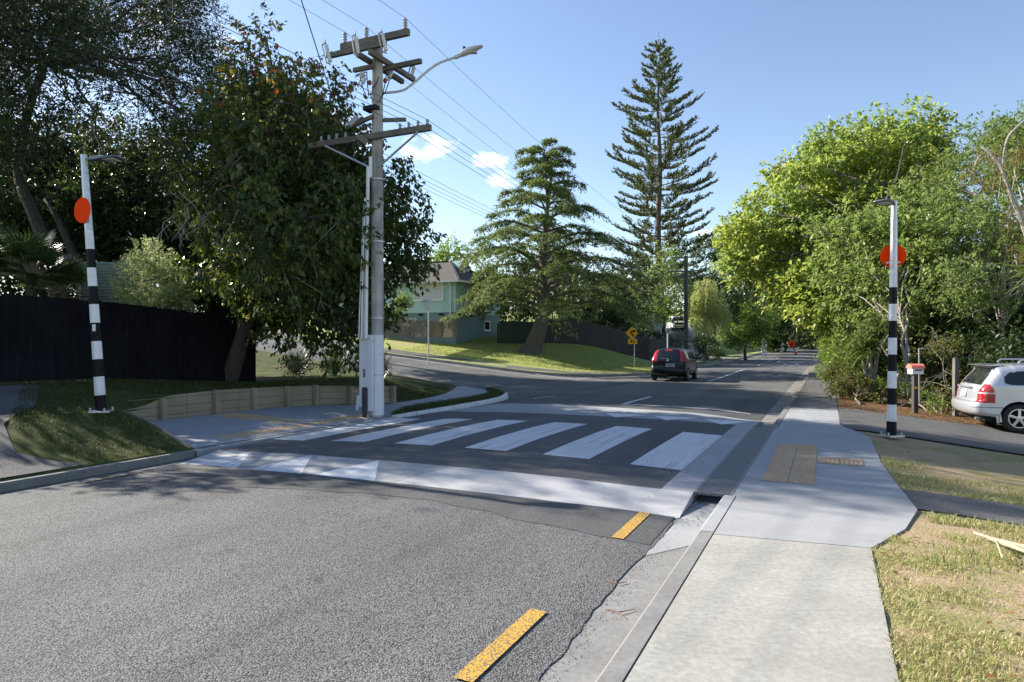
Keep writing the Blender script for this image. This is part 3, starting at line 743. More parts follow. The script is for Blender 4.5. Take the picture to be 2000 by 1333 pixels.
# second leaning stem beside it
tree('leaning_tree', 'leaning grey trunked tree with small glossy leaves behind the fan palm', 'tree', AT(168, 600, 20.2), [L_(*t) for t in ((150,410,22.5,1.4),(230,390,22.6,1.7),(200,470,22,1.4),(290,450,22.2,1.5),(20,410,23,1.6),(330,400,22.6,1.3),(120,490,22.5,1.1),(70,440,23,1.4))],
     lf_gloss, bark, .12, trunk_pts=[AT(165, 610, 20.2), AT(150, 520, 20.3), AT(118, 440, 20.6), AT(90, 390, 21.2)], clumps=34, twigs=8, leaves=12, csize=.42, size=.09, aspect=.55, droop=.2, upn=.4, carve=(1.1, -.45), shell=.2, seed=8)
tree('evergreen_tree', 'dark evergreen tree filling the gap between the pale bush and the autumn tree', 'tree', AT(380, 640, 22.5), [L_(*t) for t in ((300,530,22,1.7),(400,560,22.5,1.6),(350,450,23,1.8),(450,480,23.5,1.7),(540,520,24,1.6),(480,590,22,1.2),(620,500,24.5,1.5),(250,450,22.5,1.5),(380,620,20.5,1.0),(690,530,25,1.4))],
     lf_dark, bark, .2, clumps=30, twigs=8, leaves=10, csize=.5, size=.14, aspect=.5, carve=(.8, -.8), shell=.1, seed=9)
tree('evergreen_tree', 'dark evergreen tree at the left edge behind the fan palm', 'tree', AT(-30, 640, 21.5), [L_(*t) for t in ((20,500,21,1.6),(-70,450,21,2),(100,560,21.5,1.4),(180,580,21.5,1.2))],
     lf_dark, bark, .18, clumps=30, twigs=8, leaves=10, csize=.5, size=.12, aspect=.5, carve=(.8, -.8), shell=.1, seed=10)
tree('round_bush', 'pale green rounded bush rising above the black fence beside the corrugated tank', 'bush', AT(300, 660, 17.6), [L_(*t) for t in ((295,500,17.7,.42),(280,550,17.6,.66),(315,555,17.7,.62),(262,590,17.4,.5),(335,600,17.6,.55),(300,600,17.5,.6))],
     lf_pale, twigm, .05, clumps=190, twigs=7, leaves=12, csize=.16, size=.052, aspect=.5, droop=.3, upn=.6, carve=(2.5, -.6), shell=.65, twiglen=.14, branches=6, seed=12)

# --- blades and fronds
def blades(name, base, n, length, width, mat, parent, spread=1.0, up=.9, curl=1.2, seg=6, az=None, rootr=.1, zvar=.3):
    """arching strap leaves from one point"""
    r = RNG; V = []; Fs = []; T = []
    base = np.array(base, dtype=float)
    for i in range(n):
        a = r.uniform(0, 2*math.pi) if az is None else az+r.normal()*.6
        tilt = abs(r.normal(0, .45))*spread
        d = np.array([math.cos(a)*math.sin(tilt), math.sin(a)*math.sin(tilt), math.cos(tilt)*up])
        L = length*r.uniform(.6, 1.1); w = width*r.uniform(.7, 1.2); p = base + np.array([math.cos(a), math.sin(a), 0])*r.uniform(0, rootr) + np.array([0, 0, r.uniform(0, zvar)])
        s = np.array([-math.sin(a), math.cos(a), 0]); k = len(V)
        for j in range(seg+1):
            t = j/seg; ww = w*(1-t**2.2)*(.6+.8*min(1, t*3)) if t > 0 else w*.6
            V += [p - s*ww/2, p + s*ww/2]
            d = d/np.linalg.norm(d); p = p + d*L/seg
            d = d + np.array([0, 0, -curl*t/seg*1.8]) + np.array([math.cos(a), math.sin(a), 0])*curl*.35/seg
        for j in range(seg): Fs.append((k+2*j, k+2*j+1, k+2*j+3, k+2*j+2)); T.append(r.uniform())
        
    tone = np.array(T)
    return np_mesh(name, np.array(V), np.array(Fs), mat, parent, tone)
def fan_palm(base, nf, stalk, fan, mat, parent):
    V, Fs, T = [], [], []; mb = MB()
    base = Vector(base)
    for i in range(nf):
        a = RNG.uniform(0, 2*math.pi); el = RNG.uniform(-.1, 1.3)
        d = Vector((math.cos(a)*math.cos(el), math.sin(a)*math.cos(el), math.sin(el)))
        st = stalk*RNG.uniform(.6, 1.1); h = base + d*st; h.z -= .1*st
        mb.tube([base, base+d*st*.5, h], [.02, .015, .012], 5, False)
        x = d.cross(Vector((0, 0, 1))).normalized(); y = x.cross(d)
        nb = 26
        for j in range(nb):
            t = (j/(nb-1)-.5)*R(230); L = fan*(1-.25*abs(t)/2)*RNG.uniform(.9, 1.05)
            e = (d*math.cos(t) + x*math.sin(t)).normalized(); e2 = (e - Vector((0, 0, .45)) + y*.1).normalized()
            s = e.cross(y).normalized()*.022
            k = len(V); m = h+e*L*.6; q = m+e2*L*.4
            V += [h-s*.4, h+s*.4, m+s, m-s, q]
            Fs += [(k, k+1, k+2, k+3), (k+3, k+2, k+4, k+4)]; tn = RNG.uniform(); T += [tn, tn]
    V = np.array([tuple(v) for v in V]); 
    Fs = [f if len(set(f)) == 4 else (f[0], f[1], f[2], f[2]) for f in Fs]
    F4 = np.array([f for f in Fs if len(set(f)) == 4]); F3 = np.array([f[:3] for f in Fs if len(set(f)) == 3])
    # tips as thin quads so the mesh stays uniform
    Fq = np.concatenate([F4, np.stack([F3[:, 0], F3[:, 1], F3[:, 2], F3[:, 2]], 1)]) if False else F4
    tips = []
    np_mesh('fronds', V, F4, mat, parent, np.array(T)[::2][:len(F4)])
    tri = np_mesh('frond_tips', V, F3, mat, parent, np.array(T)[::2][:len(F3)])
    mb.build('stalks', twigm, parent)
for k, (px, py, Y, nf, lab) in enumerate(((60, 540, 15.6, 34, 'dark fan palm spilling over the top of the black fence'), (-40, 500, 16.2, 22, 'fan palm cut by the left edge of the picture above the black fence'), (125, 570, 16.4, 18, 'low fan palm clump beside the corrugated tank'))):
    r = thing('fan_palm', lab, 'palm', AT(px, py, Y)-Vector((0, 0, 1.5 if k != 2 else 1.0)), 0, 'fan palms behind the fence')
    b = AT(px, py, Y)
    fan_palm(b, nf, .75, .62, lf_palm, r)
    tm = MB(); tm.tube([b-Vector((0, 0, 1.6)), b], [.12, .09], 8); tm.build('trunk', bark, r)
def tuft(name, label, cat, base, n, L, w, mat, group=None, spread=1.0, curl=1.3, rootr=.15):
    r = thing(name, label, cat, base, 0, group); blades('blades', base, n, L, w, mat, r, spread, curl=curl, rootr=rootr); return r
for (u, v, n, L, lab) in ((19.6, -14.2, 230, .95, 'dark tussock of arching grass nearest the power pole on the corner bank'), (19.0, -15.6, 260, 1.05, 'tall dark tussock in the middle of the corner bank'), (18.2, -16.6, 220, .9, 'dark tussock close to the end of the black fence'), (21.0, -15.6, 200, .8, 'dark tussock at the side road end of the corner bank')):
    tuft('grass_tussock', lab, 'grass plant', W(u, v, landL(u, v)-.03), n, L, .018, lf_palm, 'tussocks on the corner bank', .9, 1.2, .3)
tree('low_shrub', 'low dark shrub between the fence end and the grass tussocks', 'shrub', W(17.2, -15.6, .6), [(tuple(W(17.0, -15.6, 1.1)), .45), (tuple(W(17.6, -16.4, 1.0)), .45), (tuple(W(16.6, -15.2, .95)), .4)], lf_dark, twigm, .03, clumps=110, twigs=6, leaves=9, csize=.2, size=.08, aspect=.4, twiglen=.2)

# --- cedar on the lawn
def cedar(base, H, label, lean=.6):
    base = Vector(base); r = thing('cedar_tree', label, 'tree', base)
    tr = MB()
    tp = smooth_line([base-Vector((.35, 0, .4)), base+Vector((-.12, 0, .35)), base+Vector((.28, 0, 1.6)), base+Vector((.62, 0, 3.2)), base+Vector((.45, .1, 6)), base+Vector((.72, .1, 9)), base+Vector((.6, 0, H-1.4))], 5)
    n = len(tp)
    def rad(t): return .60*(1-t)**1.15*1.05+.05 + .22*max(0, .12-t)/.12
    tr.tube(tp, [rad(i/(n-1)) for i in range(n)], 12, False)
    top = tp[-1]
    tr.tube([top-Vector((0, 0, 2.2)), top+Vector((.35, 0, -.8)), top+Vector((.45, .1, 1.0))], [.11, .08, .03], 7, False)
    tr.tube([top-Vector((0, 0, .2)), top+Vector((-.1, 0, 1.3))], [.09, .03], 7, False)
    def trunk_at(z):
        for a, b in zip(tp, tp[1:]):
            if a.z <= z <= b.z: return a.lerp(b, (z-a.z)/max(1e-6, b.z-a.z))
        return top.copy()+Vector((0, 0, min(1.2, max(0, z-top.z))))
    P, D, Nn = [], [], []
    def spray(pts, wid):
        m = len(pts)
        for i in range(1, m):
            t = i/(m-1); wl_ = wid*(1-.55*t)*(.35+1.3*min(t*2, 1)*.5)
            d = (pts[i]-pts[i-1]).normalized(); s = d.cross(Vector((0, 0, 1))).normalized()
            for sg in (-1, 1):
                L = wl_*RNG.uniform(.6, 1.1); e = (s*sg*.85 + d*.55).normalized(); k = int(max(4, L*19))
                for q in range(k):
                    f = (q+RNG.uniform())/k
                    p = pts[i].lerp(pts[i-1], RNG.uniform()) + e*L*f; p.z -= L*f*f*.34 - RNG.uniform(-.05, .07)
                    P.append(p); D.append((e + d*.4 + Vector((0, 0, .25-.5*f)) + Vector(RNG.normal(size=3))*.35).normalized())
    z = 2.3; az = .3
    while z < H-.1:
        t = z/H
        Lm = np.interp(t, [.0, .17, .30, .42, .52, .62, .72, .80, .88, 1.0], [4.6, 6.3, 7.1, 6.3, 5.4, 4.3, 3.1, 2.3, 2.2, 1.3])
        az += 2.4 + RNG.normal()*.35
        L = Lm*RNG.uniform(.72, 1.08)*(1+.16*max(0, math.cos(az-.4))*(t < .5))
        if .71 < t < .79 and RNG.uniform() < .3: z += .15; continue
        # sun side (left) is fuller
        b0 = trunk_at(base.z+z); d = Vector((math.cos(az), math.sin(az), 0))
        pts = []; rise = RNG.uniform(.12, .38) + .25*t; k = 11
        for i in range(k+1):
            s = i/k
            p = b0 + d*L*s + Vector((0, 0, L*(rise*s - (.50+.1*(1-t))*s*s*s*.8)))
            p += d.cross(Vector((0, 0, 1)))*math.sin(s*4+az)*.09*L*s
            pts.append(p)
        tr.tube(pts, [max(.012, (.018*L+.02)*(1-i/k*.9)) for i in range(k+1)], 6, False)
        # foliage on the outer part
        st = 3 if L > 3 else 1
        spray(pts[st:], .36*L**.72+.32)
        # secondary branches
        for q in range(int(L*1.3)):
            i = RNG.integers(3, k); sg = RNG.choice([-1, 1]); e = (d*.8 + d.cross(Vector((0, 0, 1)))*sg*.7).normalized()
            l2 = L*RNG.uniform(.18, .36)*(1.1-i/k*.4); a = pts[i]
            p2 = [a + e*l2*s + Vector((0, 0, l2*(.18*s-.5*s*s))) for s in np.linspace(0, 1, 6)]
            tr.tube(p2, [.02, .016, .013, .01, .008, .006], 5, False); spray(p2[1:], .36)
        z += RNG.uniform(.10, .22)
    P = np.array([tuple(p) for p in P]); D = np.array([tuple(p) for p in D])
    m = 3; b = np.repeat(P, m, 0)+RNG.normal(size=(len(P)*m, 3))*np.array([.07, .07, .035]); d = unit(np.repeat(D, m, 0)+rdir(len(b))*.55)
    nn = unit(rdir(len(b))*.7+np.array([0, 0, 1.0])); L = RNG.uniform(.12, .27, len(b))
    v, f = leaf_quads(b, d, nn, L, L*.34, .1)
    np_mesh('crown', v, f, lf_cedar, r, RNG.beta(2, 2, len(b)))
    tr.build('trunk', m_bark('cedar_bark', (.06, .05, .042), (.17, .145, .12), 10), r, True)
    return r
cb = AT(1047, 684, 43.0)
cedar(cb, 12.9, 'wide layered cedar tree with a thick curved trunk on the sunny lawn')

# --- Norfolk pine
def norfolk(base, H):
    base = Vector(base); r = thing('norfolk_pine', 'very tall slender pine with tiered upturned branches behind the cedar', 'tree', base); tr = MB()
    tp = [base+Vector((.12*math.sin(i*.9), 0, H*i/16)) for i in range(17)]
    tr.tube(tp, [.42*(1-i/16)+.04 for i in range(17)], 9, False)
    P, D, S = [], [], []
    z = 4.0; k = 0
    while z < H-.5:
        t = z/H; Lm = np.interp(t, [.12, .2, .35, .5, .62, .75, .86, .95, 1], [4.6, 5.4, 5.6, 6.1, 5.5, 4.1, 2.6, 1.2, .4])
        nb = 6 if t < .6 else 5; a0 = RNG.uniform(0, 6.28)
        for j in range(nb):
            a = a0 + j*2*math.pi/nb + RNG.normal()*.16; L = Lm*RNG.uniform(.66, 1.08)
            if RNG.uniform() < .07: L *= .5
            d = Vector((math.cos(a), math.sin(a), 0)); b0 = base + Vector((0, 0, z+RNG.normal()*.18)); n = 12; pts = []
            r0 = .02+.20*t; 
            for i in range(n+1):
                s = i/n; pts.append(b0 + d*L*s + Vector((0, 0, L*((r0-.16*(1-t))*s + .24*s*s*s))))
            tr.tube(pts, [.055*(1-i/n*.8)*max(.5, L/5) for i in range(n+1)], 5, False)
            m = int(L*7.2)
            for q in range(m):
                s = .22+.78*(q+RNG.uniform())/m; i = min(n-1, int(s*n)); p = pts[i].lerp(pts[i+1], s*n-i)
                sd = d.cross(Vector((0, 0, 1)))*RNG.choice([-1, 1])
                e = (d*.75 + sd*RNG.uniform(.15, 1.0) + Vector((0, 0, RNG.uniform(.2, .8)))).normalized()
                P.append(p); D.append(e); S.append((.40+.38*(1-s))*RNG.uniform(.6, 1.35)*(.6+.12*Lm))
        z += np.interp(t, [0, .5, 1], [.9, 1.12, .65])
    P.append(base+Vector((0, 0, H-.6))); D.append(Vector((0, 0, 1))); S.append(1.3)
    P = np.array([tuple(p) for p in P]); D = np.array([tuple(p) for p in D]); S = np.array(S)
    # each shoot: short dense needles round a stem
    m = 16; t = np.tile((np.arange(m)+.5)/m, len(P)); b = np.repeat(P, m, 0)+np.repeat(D, m, 0)*(t*np.repeat(S, m))[:, None]
    b[:, 2] += .18*(t**2)*np.repeat(S, m)
    d = unit(np.repeat(D, m, 0)*.8+rdir(len(b))*.75+np.array([0, 0, .25])); L = RNG.uniform(.16, .30, len(b))
    v, f = leaf_quads(b, d, rdir(len(b)), L, L*.45, .1)
    np_mesh('crown', v, f, lf_pine, r, RNG.beta(2, 2, len(b)))
    tr.build('trunk', m_bark('pine_bark', (.05, .042, .035), (.14, .115, .095)), r, True)
nb_ = AT(1287, 630, 72); norfolk(nb_, (630-78)*72/F)

# --- right-hand trees
R1 = [(1470,480,27.5,1.3),(1520,420,28,1.6),(1560,360,28.5,1.5),(1630,310,29,1.6),(1700,285,29,1.4),(1790,275,28.5,1.5),(1845,300,28,1.1),(1720,370,28,1.9),(1630,420,27.5,1.9),(1540,500,26.5,1.5),
      (1460,520,27,.9),(1590,540,26,1.5),(1445,450,28.5,.7),(1560,580,25.5,.9),(1800,350,28,1.6),(1500,560,26.5,.7),(1540,310,29,.35),(1590,290,29,.5),(1740,245,29,.45),(1820,250,28.5,.5),(1600,590,24.5,.8)]
tree('yellow_green_tree', 'large yellow green tree leaning over the road behind the right striped pole', 'tree', W(27.5, 2.2, -.1), [L_(*t) for t in deepen(R1, 1650, 430, None, 1.12, .1)], lf_maple, bark, .17,
     fork=W(27.3, 1.8, 2.9), clumps=28, twigs=9, leaves=11, csize=.42, size=.15, aspect=.62, droop=.35, upn=.75, carve=(.8, -.2), shell=.4, twiglen=.3, branches=5, seed=21)
R2 = [(1690,480,23.5,1.1),(1750,440,23,1.2),(1700,560,22.5,1.1),(1640,540,24,1.0),(1760,540,21.5,1.1),(1660,610,23.5,.7),(1720,630,21.5,.65),(1780,610,20.8,.7),(1800,480,22,1.1),(1640,470,24.5,1.0),(1810,400,23.5,1.2),(1640,650,23.5,.45)]
tree('broadleaf_tree', 'mid green broadleaf tree with pinkish fanned stems right behind the striped pole', 'tree', AT(1775, 735, 19.6), [L_(*t) for t in deepen(R2, 1730, 540, None, 1.1, .1)], lf_mid, bark_pale, .05,
     fork=AT(1770, 640, 20.2), clumps=32, twigs=9, leaves=11, csize=.36, size=.14, aspect=.42, droop=.6, upn=.6, carve=(.85, -.12), shell=.4, twiglen=.28, branches=6, stems=4, seed=23)
R3 = [(1900,380,22,1.4),(1960,300,22,1.4),(1880,480,21,1.2),(1960,460,20.5,1.3),(2050,330,21,2.0),(1920,560,19.5,.8),(1990,560,19.5,.9),(1860,560,20,.9),(1990,250,22,.8),(2080,470,20,1.7),(1900,620,19.4,.45),(1850,630,19.6,.4)]
tree('bushy_tree', 'bushy grey green tree with small leaves in clumps above the silver car', 'tree', AT(1960, 715, 19.5), [L_(*t) for t in deepen(R3, 1960, 430, None, 1.12, .1)], m_leaf('small_green_leaf', [(0, (.10, .15, .042)), (.5, (.155, .22, .064)), (1, (.25, .31, .11))], .3, .5, .3), bark_pale, .075,
     fork=AT(1930, 600, 20.2), clumps=34, twigs=10, leaves=13, csize=.36, size=.095, aspect=.5, droop=.1, upn=.8, carve=(.9, -.12), shell=.45, twiglen=.25, branches=7, stems=2, seed=25)
tree('evergreen_tree', 'dark evergreen tree shading the bank behind the silver car', 'tree', AT(2010, 700, 24), [L_(*t) for t in ((1860,640,24,1.3),(1950,620,24,1.5),(2040,600,24,1.8),(1990,690,23,1.0),(1900,700,22.5,.7),(2100,680,22,1.5),(1800,640,24.5,1.1))],
     lf_dark, bark, .2, clumps=30, twigs=8, leaves=10, csize=.5, size=.13, aspect=.5, carve=(.8, -.8), shell=.1, seed=27)
# hedge plants along the path
tree('path_bush', 'bright leafy bush bulging over the right path beyond the strap leaved plant', 'bush', W(23.5, 1.2, 0), [L_(*t) for t in ((1640,640,24.5,.7),(1655,690,23.5,.65),(1632,720,23,.45),(1668,650,23.5,.6),(1625,680,25,.4))], lf_bright, twigm, .04, clumps=120, twigs=7, leaves=9, csize=.22, size=.085, aspect=.45, droop=.5, twiglen=.2, carve=(2, -.5), seed=31)
tree('clipped_bush', 'low round bush of small mixed green and rusty leaves at the path edge', 'bush', W(20.5, .8, 0), [L_(*t) for t in ((1640,740,20.6,.42),(1665,755,20,.42),(1690,765,19.6,.38),(1640,765,20.2,.3),(1720,770,19.2,.32))], lf_mix, twigm, .03, clumps=230, twigs=7, leaves=9, csize=.13, size=.055, aspect=.6, twiglen=.12, carve=(2.5, -.5), seed=32)
tree('twiggy_hedge', 'dry twiggy hedge with sparse leaves behind the red lidded letterbox', 'hedge', AT(1835, 795, 17.6), [L_(*t) for t in ((1820,680,18.6,.42),(1845,730,18.2,.42),(1828,760,18,.34),(1870,760,17.8,.34),(1850,690,18.8,.4),(1775,750,19.6,.36),(1890,700,18.6,.4),(1880,790,17.2,.25),(1830,655,19,.4))], lf_mix, twigm, .025, clumps=120, twigs=5, leaves=6, csize=.2, size=.07, aspect=.5, twiglen=.2, carve=(2, -.2), stems=5, branches=16, shell=.2, seed=33)
tree('leafy_hedge', 'leafy green hedge behind the striped pole and left of the letterbox', 'hedge', AT(1750, 800, 18.6), [L_(*t) for t in ((1740,755,19.6,.34),(1768,715,20.4,.38),(1728,780,19.0,.25),(1800,770,19.2,.3),(1835,795,17.6,.22))], lf_bright, twigm, .03, clumps=220, twigs=6, leaves=8, csize=.15, size=.06, aspect=.5, twiglen=.14, carve=(2.5, -.4), seed=34)
yr = thing('strap_plant', 'tall strap leaved plant with arching glossy leaves beside the path bush', 'plant', AT(1700, 770, 20.2))
for px, py, n in ((1700, 690, 130), (1718, 665, 110), (1685, 705, 90)):
    b = AT(px, py, 20.2); blades('leaves', b, n, .95, .055, lf_blade, yr, 1.6, curl=2.6, rootr=.06)
tm = MB()
for px, py in ((1700, 690), (1718, 665), (1685, 705)): tm.tube([AT(1702, 775, 20.2), AT(px, py, 20.2)], [.06, .05], 7)
tm.build('stem', bark_grey, yr)
# conifer branch hanging in from the right edge, close to the camera side
cr = thing('leaning_conifer', 'thin pale conifer with bare branch and rusty needles cut by the right edge', 'tree', W(13.5, 4.6, -.4))
tm = MB(); Yc = 12.5
main = smooth_line([AT(2120, 760, Yc), AT(2040, 560, Yc), AT(2000, 440, Yc), AT(1975, 380, Yc), AT(1955, 325, Yc+.1)], 4)
tm.tube(main, [.075-.045*i/(len(main)-1) for i in range(len(main))], 8, False)
b1 = smooth_line([AT(1955, 325, Yc+.1), AT(1935, 300, Yc+.2), AT(1915, 285, Yc+.3)], 4); tm.tube(b1, [.028]*4+[.022]*4+[.014], 7, False)
b2 = smooth_line([AT(1958, 330, Yc+.1), AT(1965, 280, Yc), AT(1985, 250, Yc-.1), AT(2060, 190, Yc-.2)], 4); tm.tube(b2, [.022]*len(b2), 7, False)
b3 = smooth_line([AT(1930, 295, Yc+.2), AT(1910, 310, Yc), AT(1900, 335, Yc)], 3); tm.tube(b3, [.012]*len(b3), 6, False)
tm.build('trunk', m_bark('lichen_bark', (.22, .20, .17), (.44, .41, .36)), cr, True)
lo = [(tuple(AT(px, py, Yc+dy)), (r_, r_, r_*1.1)) for px, py, dy, r_ in ((1915,320,.1,.14),(1945,310,.1,.16),(1900,340,0,.12),(1960,345,0,.12),(1990,440,.1,.16),(1998,480,0,.2),(1985,410,0,.1),(1942,365,.1,.1),(2010,300,0,.25),(1925,300,.2,.12))]
P, D, _ = twig_points(lo, 160, 8, .07, .2)
crown_mesh('crown', P, D, 6, .07, .14, m_leaf('rusty_needles', [(0, (.06, .08, .02)), (.45, (.12, .12, .03)), (.7, (.20, .11, .04)), (1, (.28, .12, .05))], .25, .6, .2), cr, .12, .6, .2, .7)
pr = thing('frond_plant', 'bright green frond of a palm poking in at the right edge', 'plant', W(10.0, 5.6, -.3))
fb = AT(2075, 560, 10.0)
V_ = MB(); V_.tube([AT(2100, 900, 10), AT(2085, 700, 10), fb], [.03, .025, .02], 6); V_.build('stem', bark_grey, pr)
blades('fronds', fb+Vector((-.15, 0, .05)), 70, .8, .04, lf_bright, pr, 2.6, .35, 1.2, az=math.pi, rootr=.15)

# --- trees further back
def far_tree(name, label, lobes, mat, base, tr=.15, clumps=6, size=.22, **kw):
    clumps *= 2
    d = dict(twigs=8, leaves=9, csize=.75, aspect=.55, carve=(.6, -.5), shell=.25, twiglen=.45, branches=3, group=None)
    d.update(kw); return tree(name, label, 'tree', base, [L_(*t) for t in lobes], mat, bark, tr, clumps=clumps, size=size, **d)
far_tree('background_tree', 'dark leafy tree behind the dark fence right of the cedar trunk', ((1130,600,56,1.9),(1180,610,55,1.8),(1230,600,57,2.0),(1100,560,60,2.4),(1240,540,62,2.0),(1190,570,58,1.9),(1150,650,54,1.0),(1215,650,54,1.0)), lf_dark, AT(1170, 680, 56), seed=41)
far_tree('background_tree', 'leafy tree filling under the tall pine beside the far power pole', ((1290,560,66,1.8),(1310,600,65,1.7),(1270,610,64,1.5),(1300,510,67,1.6),(1325,560,68,1.5)), lf_mid, AT(1296, 660, 65), size=.2, seed=42)
far_tree('background_tree', 'rounded dark green tree on the hill left of the yellow green tree', ((1385,495,80,2.3),(1375,540,79,2.5),(1410,530,80,2.4),(1400,580,79,3.0),(1360,590,80,2.2),(1430,600,82,2.6)), lf_gloss, AT(1395, 650, 80), size=.26, seed=43)
far_tree('background_tree', 'dark thin crowned tree with sky gaps left of the yellow green tree', ((1440,500,88,2.4),(1470,540,90,3.0),(1425,470,88,1.6),(1450,580,88,3),(1480,610,90,3),(1500,570,90,3)), lf_dark, AT(1450, 670, 88), size=.28, carve=(.5, -.05), branches=6, seed=44)
far_tree('background_tree', 'dark tree mass behind the roadworks sign', ((1510,620,104,3.4),(1550,640,106,3.2),(1530,590,108,3.6),(1580,620,110,3.4),(1490,650,102,2.4),(1610,600,112,4),(1560,560,112,4),(1525,670,100,1.8),(1552,662,116,2.4),(1580,655,118,2.6),(1600,650,120,2.6)), lf_dark, AT(1550, 688, 106), size=.32, seed=45)
far_tree('background_tree', 'dark tree closing the far end of the road', ((1640,600,125,5),(1620,640,130,4),(1660,640,128,5),(1600,655,138,3)), lf_dark, AT(1635, 680, 128), size=.36, seed=46)
far_tree('roadside_bush', 'sunlit low bush at the far bend of the road', ((1590,668,128,1.4),(1604,672,126,1.2),(1578,672,129,1.1),(1612,662,127,1.4)), lf_bright, AT(1595, 680, 127), .05, 10, .25, seed=47)
far_tree('small_round_tree', 'small round green tree on the verge with a short dark trunk', ((1455,640,70,1.4),(1480,635,70,1.3),(1440,660,69,1.0),(1490,655,70.5,1.1),(1465,610,70,1.1),(1500,620,71,.9),(1460,660,69.5,.8)), lf_bright, AT(1456, 698, 70), .13, 10, .19, fork=AT(1458, 672, 70), seed=48)
far_tree('hillside_tree', 'dense green trees on the hill behind the small round tree', ((1430,650,92,2),(1450,600,94,2.4),(1475,580,95,2.2),(1500,540,98,3.5),(1415,640,90,1.8)), lf_mid, AT(1445, 668, 92), .15, 7, .28, seed=49)
far_tree('background_tree', 'bushy tree on the bank behind the teal house', ((870,500,66,1.2),(890,490,68,1.0),(860,515,66,1.3),(925,505,70,1.1)), lf_bright, AT(875, 620, 66), size=.2, seed=50)
far_tree('background_tree', 'trees behind the lower branches of the cedar', ((960,560,62,2.0),(1010,540,64,2.6),(1060,560,64,2.8),(1000,600,60,2.2),(1050,610,58,2.0),(940,600,60,1.6),(1090,520,66,2.4)), lf_dark, AT(1010, 660, 62), size=.24, carve=(.6, -.2), seed=51)
far_tree('background_tree', 'tall dark tree in the wood right of the road above the yellow green tree path', ((1680,560,44,3),(1730,600,42,3),(1640,620,46,2.5),(1760,540,44,3.2),(1820,600,40,3),(1900,560,40,3.4),(1980,560,38,3.6)), lf_dark, AT(1740, 690, 43), size=.22, seed=52)
far_tree('garden_bush', 'leafy garden bush by the teal house front wall', ((770,605,42,.55),(785,595,42.4,.55),(760,622,41.6,.55),(790,580,42.6,.35)), lf_mid, AT(775, 645, 42), .04, 30, .1, csize=.22, twiglen=.2, seed=53)
far_tree('garden_bush', 'pale feathery bush in front of the teal wall behind the grey paling fence', ((806,615,42.2,.34),(806,625,42.2,.4)), lf_pale, AT(806, 650, 42.2), .03, 60, .08, csize=.16, twiglen=.2, upn=.9, seed=54)
far_tree('verge_shrub', 'dark shrub beside the far power pole on the left verge', ((1370,672,52,.7),(1385,682,51,.6),(1395,690,50,.5),(1355,680,52,.6)), lf_dark, W(49.5, -11.6, .0), .04, 26, .12, csize=.25, seed=55)
far_tree('silver_shrub', 'silvery grey shrub behind the dark fence near the far power pole', ((1318,668,60,.8),(1326,660,60.5,.7)), m_leaf('silver_leaf', [(0, (.14, .17, .14)), (1, (.28, .32, .28))], .2, .6, .2), AT(1320, 685, 60), .04, 26, .13, csize=.25, seed=56)
far_tree('street_tree', 'tall leafy tree across the side road glimpsed through the autumn tree', ((560,430,37,2.2),(610,390,37,2.3),(655,420,37,2.0),(580,340,38,2.2),(640,330,38,2.0),(540,380,38,2.0),(670,370,38,1.5),(600,470,36,1.6),(520,450,36,1.6)), lf_dark, AT(560, 640, 38), .25, 7, .2, seed=61)
far_tree('street_tree', 'dark tree across the side road showing left under the autumn tree', ((520,400,31,2.0),(570,370,31,2.0),(610,350,31.5,1.9),(590,300,32,1.7),(540,320,31.5,1.8),(640,390,31,1.4),(480,430,31,1.9),(560,450,31,1.6),(620,300,32,1.3),(524,370,28,2.0),(520,290,28,2.0),(530,240,28.5,1.6),(600,360,34,2.2),(605,310,34,2.0),(560,330,29.5,2.0),(570,270,30,1.8),(530,430,28,1.8)), lf_dark, AT(500, 640, 31.5), .2, 11, .22, seed=62, carve=(.6, -1.1))
for k, (u, v, h, lab) in enumerate(((24, 3.6, 2.0, 'dark shrub in the garden bed between the strap leaved plant and the fanned stems'), (21, 4.4, 1.9, 'dark shrub behind the red lidded letterbox'), (20.5, 6.2, 1.9, 'dark shrub behind the grey post left of the silver car'),
        (20.5, 8.2, 2.2, 'dark shrub hidden in shade directly behind the silver car'), (21.5, 10.2, 2.4, 'dark shrub in shade at the right edge behind the silver car roof'), (27, 2.2, 1.7, 'dark shrub beside the path past the bright leafy bush'), (30.5, 2.0, 1.9, 'second dark shrub along the far right path'), (35, 1.9, 2.2, 'leafy shrub under the yellow green tree by the far path'), (41, 1.8, 2.4, 'leafy shrub farther along the right path'), (49, 1.8, 2.6, 'leafy shrub near the middle of the right path'), (60, 1.8, 3.0, 'leafy shrub toward the far end of the right path'), (74, 1.9, 3.2, 'last leafy shrub before the bend on the right'), (92, 1.6, 3.6, 'tree like shrub closing the bend on the right'))):
    q = W(u, v, landR(u, v)); sc_ = 1 if u < 26 else 1.5
    lo = [((q.x+RNG.normal()*.35*h*.5, q.y+RNG.normal()*.35*h*.5, q.z+h*f), h*.36) for f in (.25, .4, .55, .7, .85, .3, .6)]
    tree('understorey_shrub', lab, 'shrub', q, lo, lf_dark if u < 34 else lf_mid, twigm, .05, clumps=75, twigs=8, leaves=9, csize=.35, size=.11 if u < 34 else .16, aspect=.45, carve=(1.2, -.8), shell=.2, branches=2, group='shrubs along the right bank', seed=70+k)
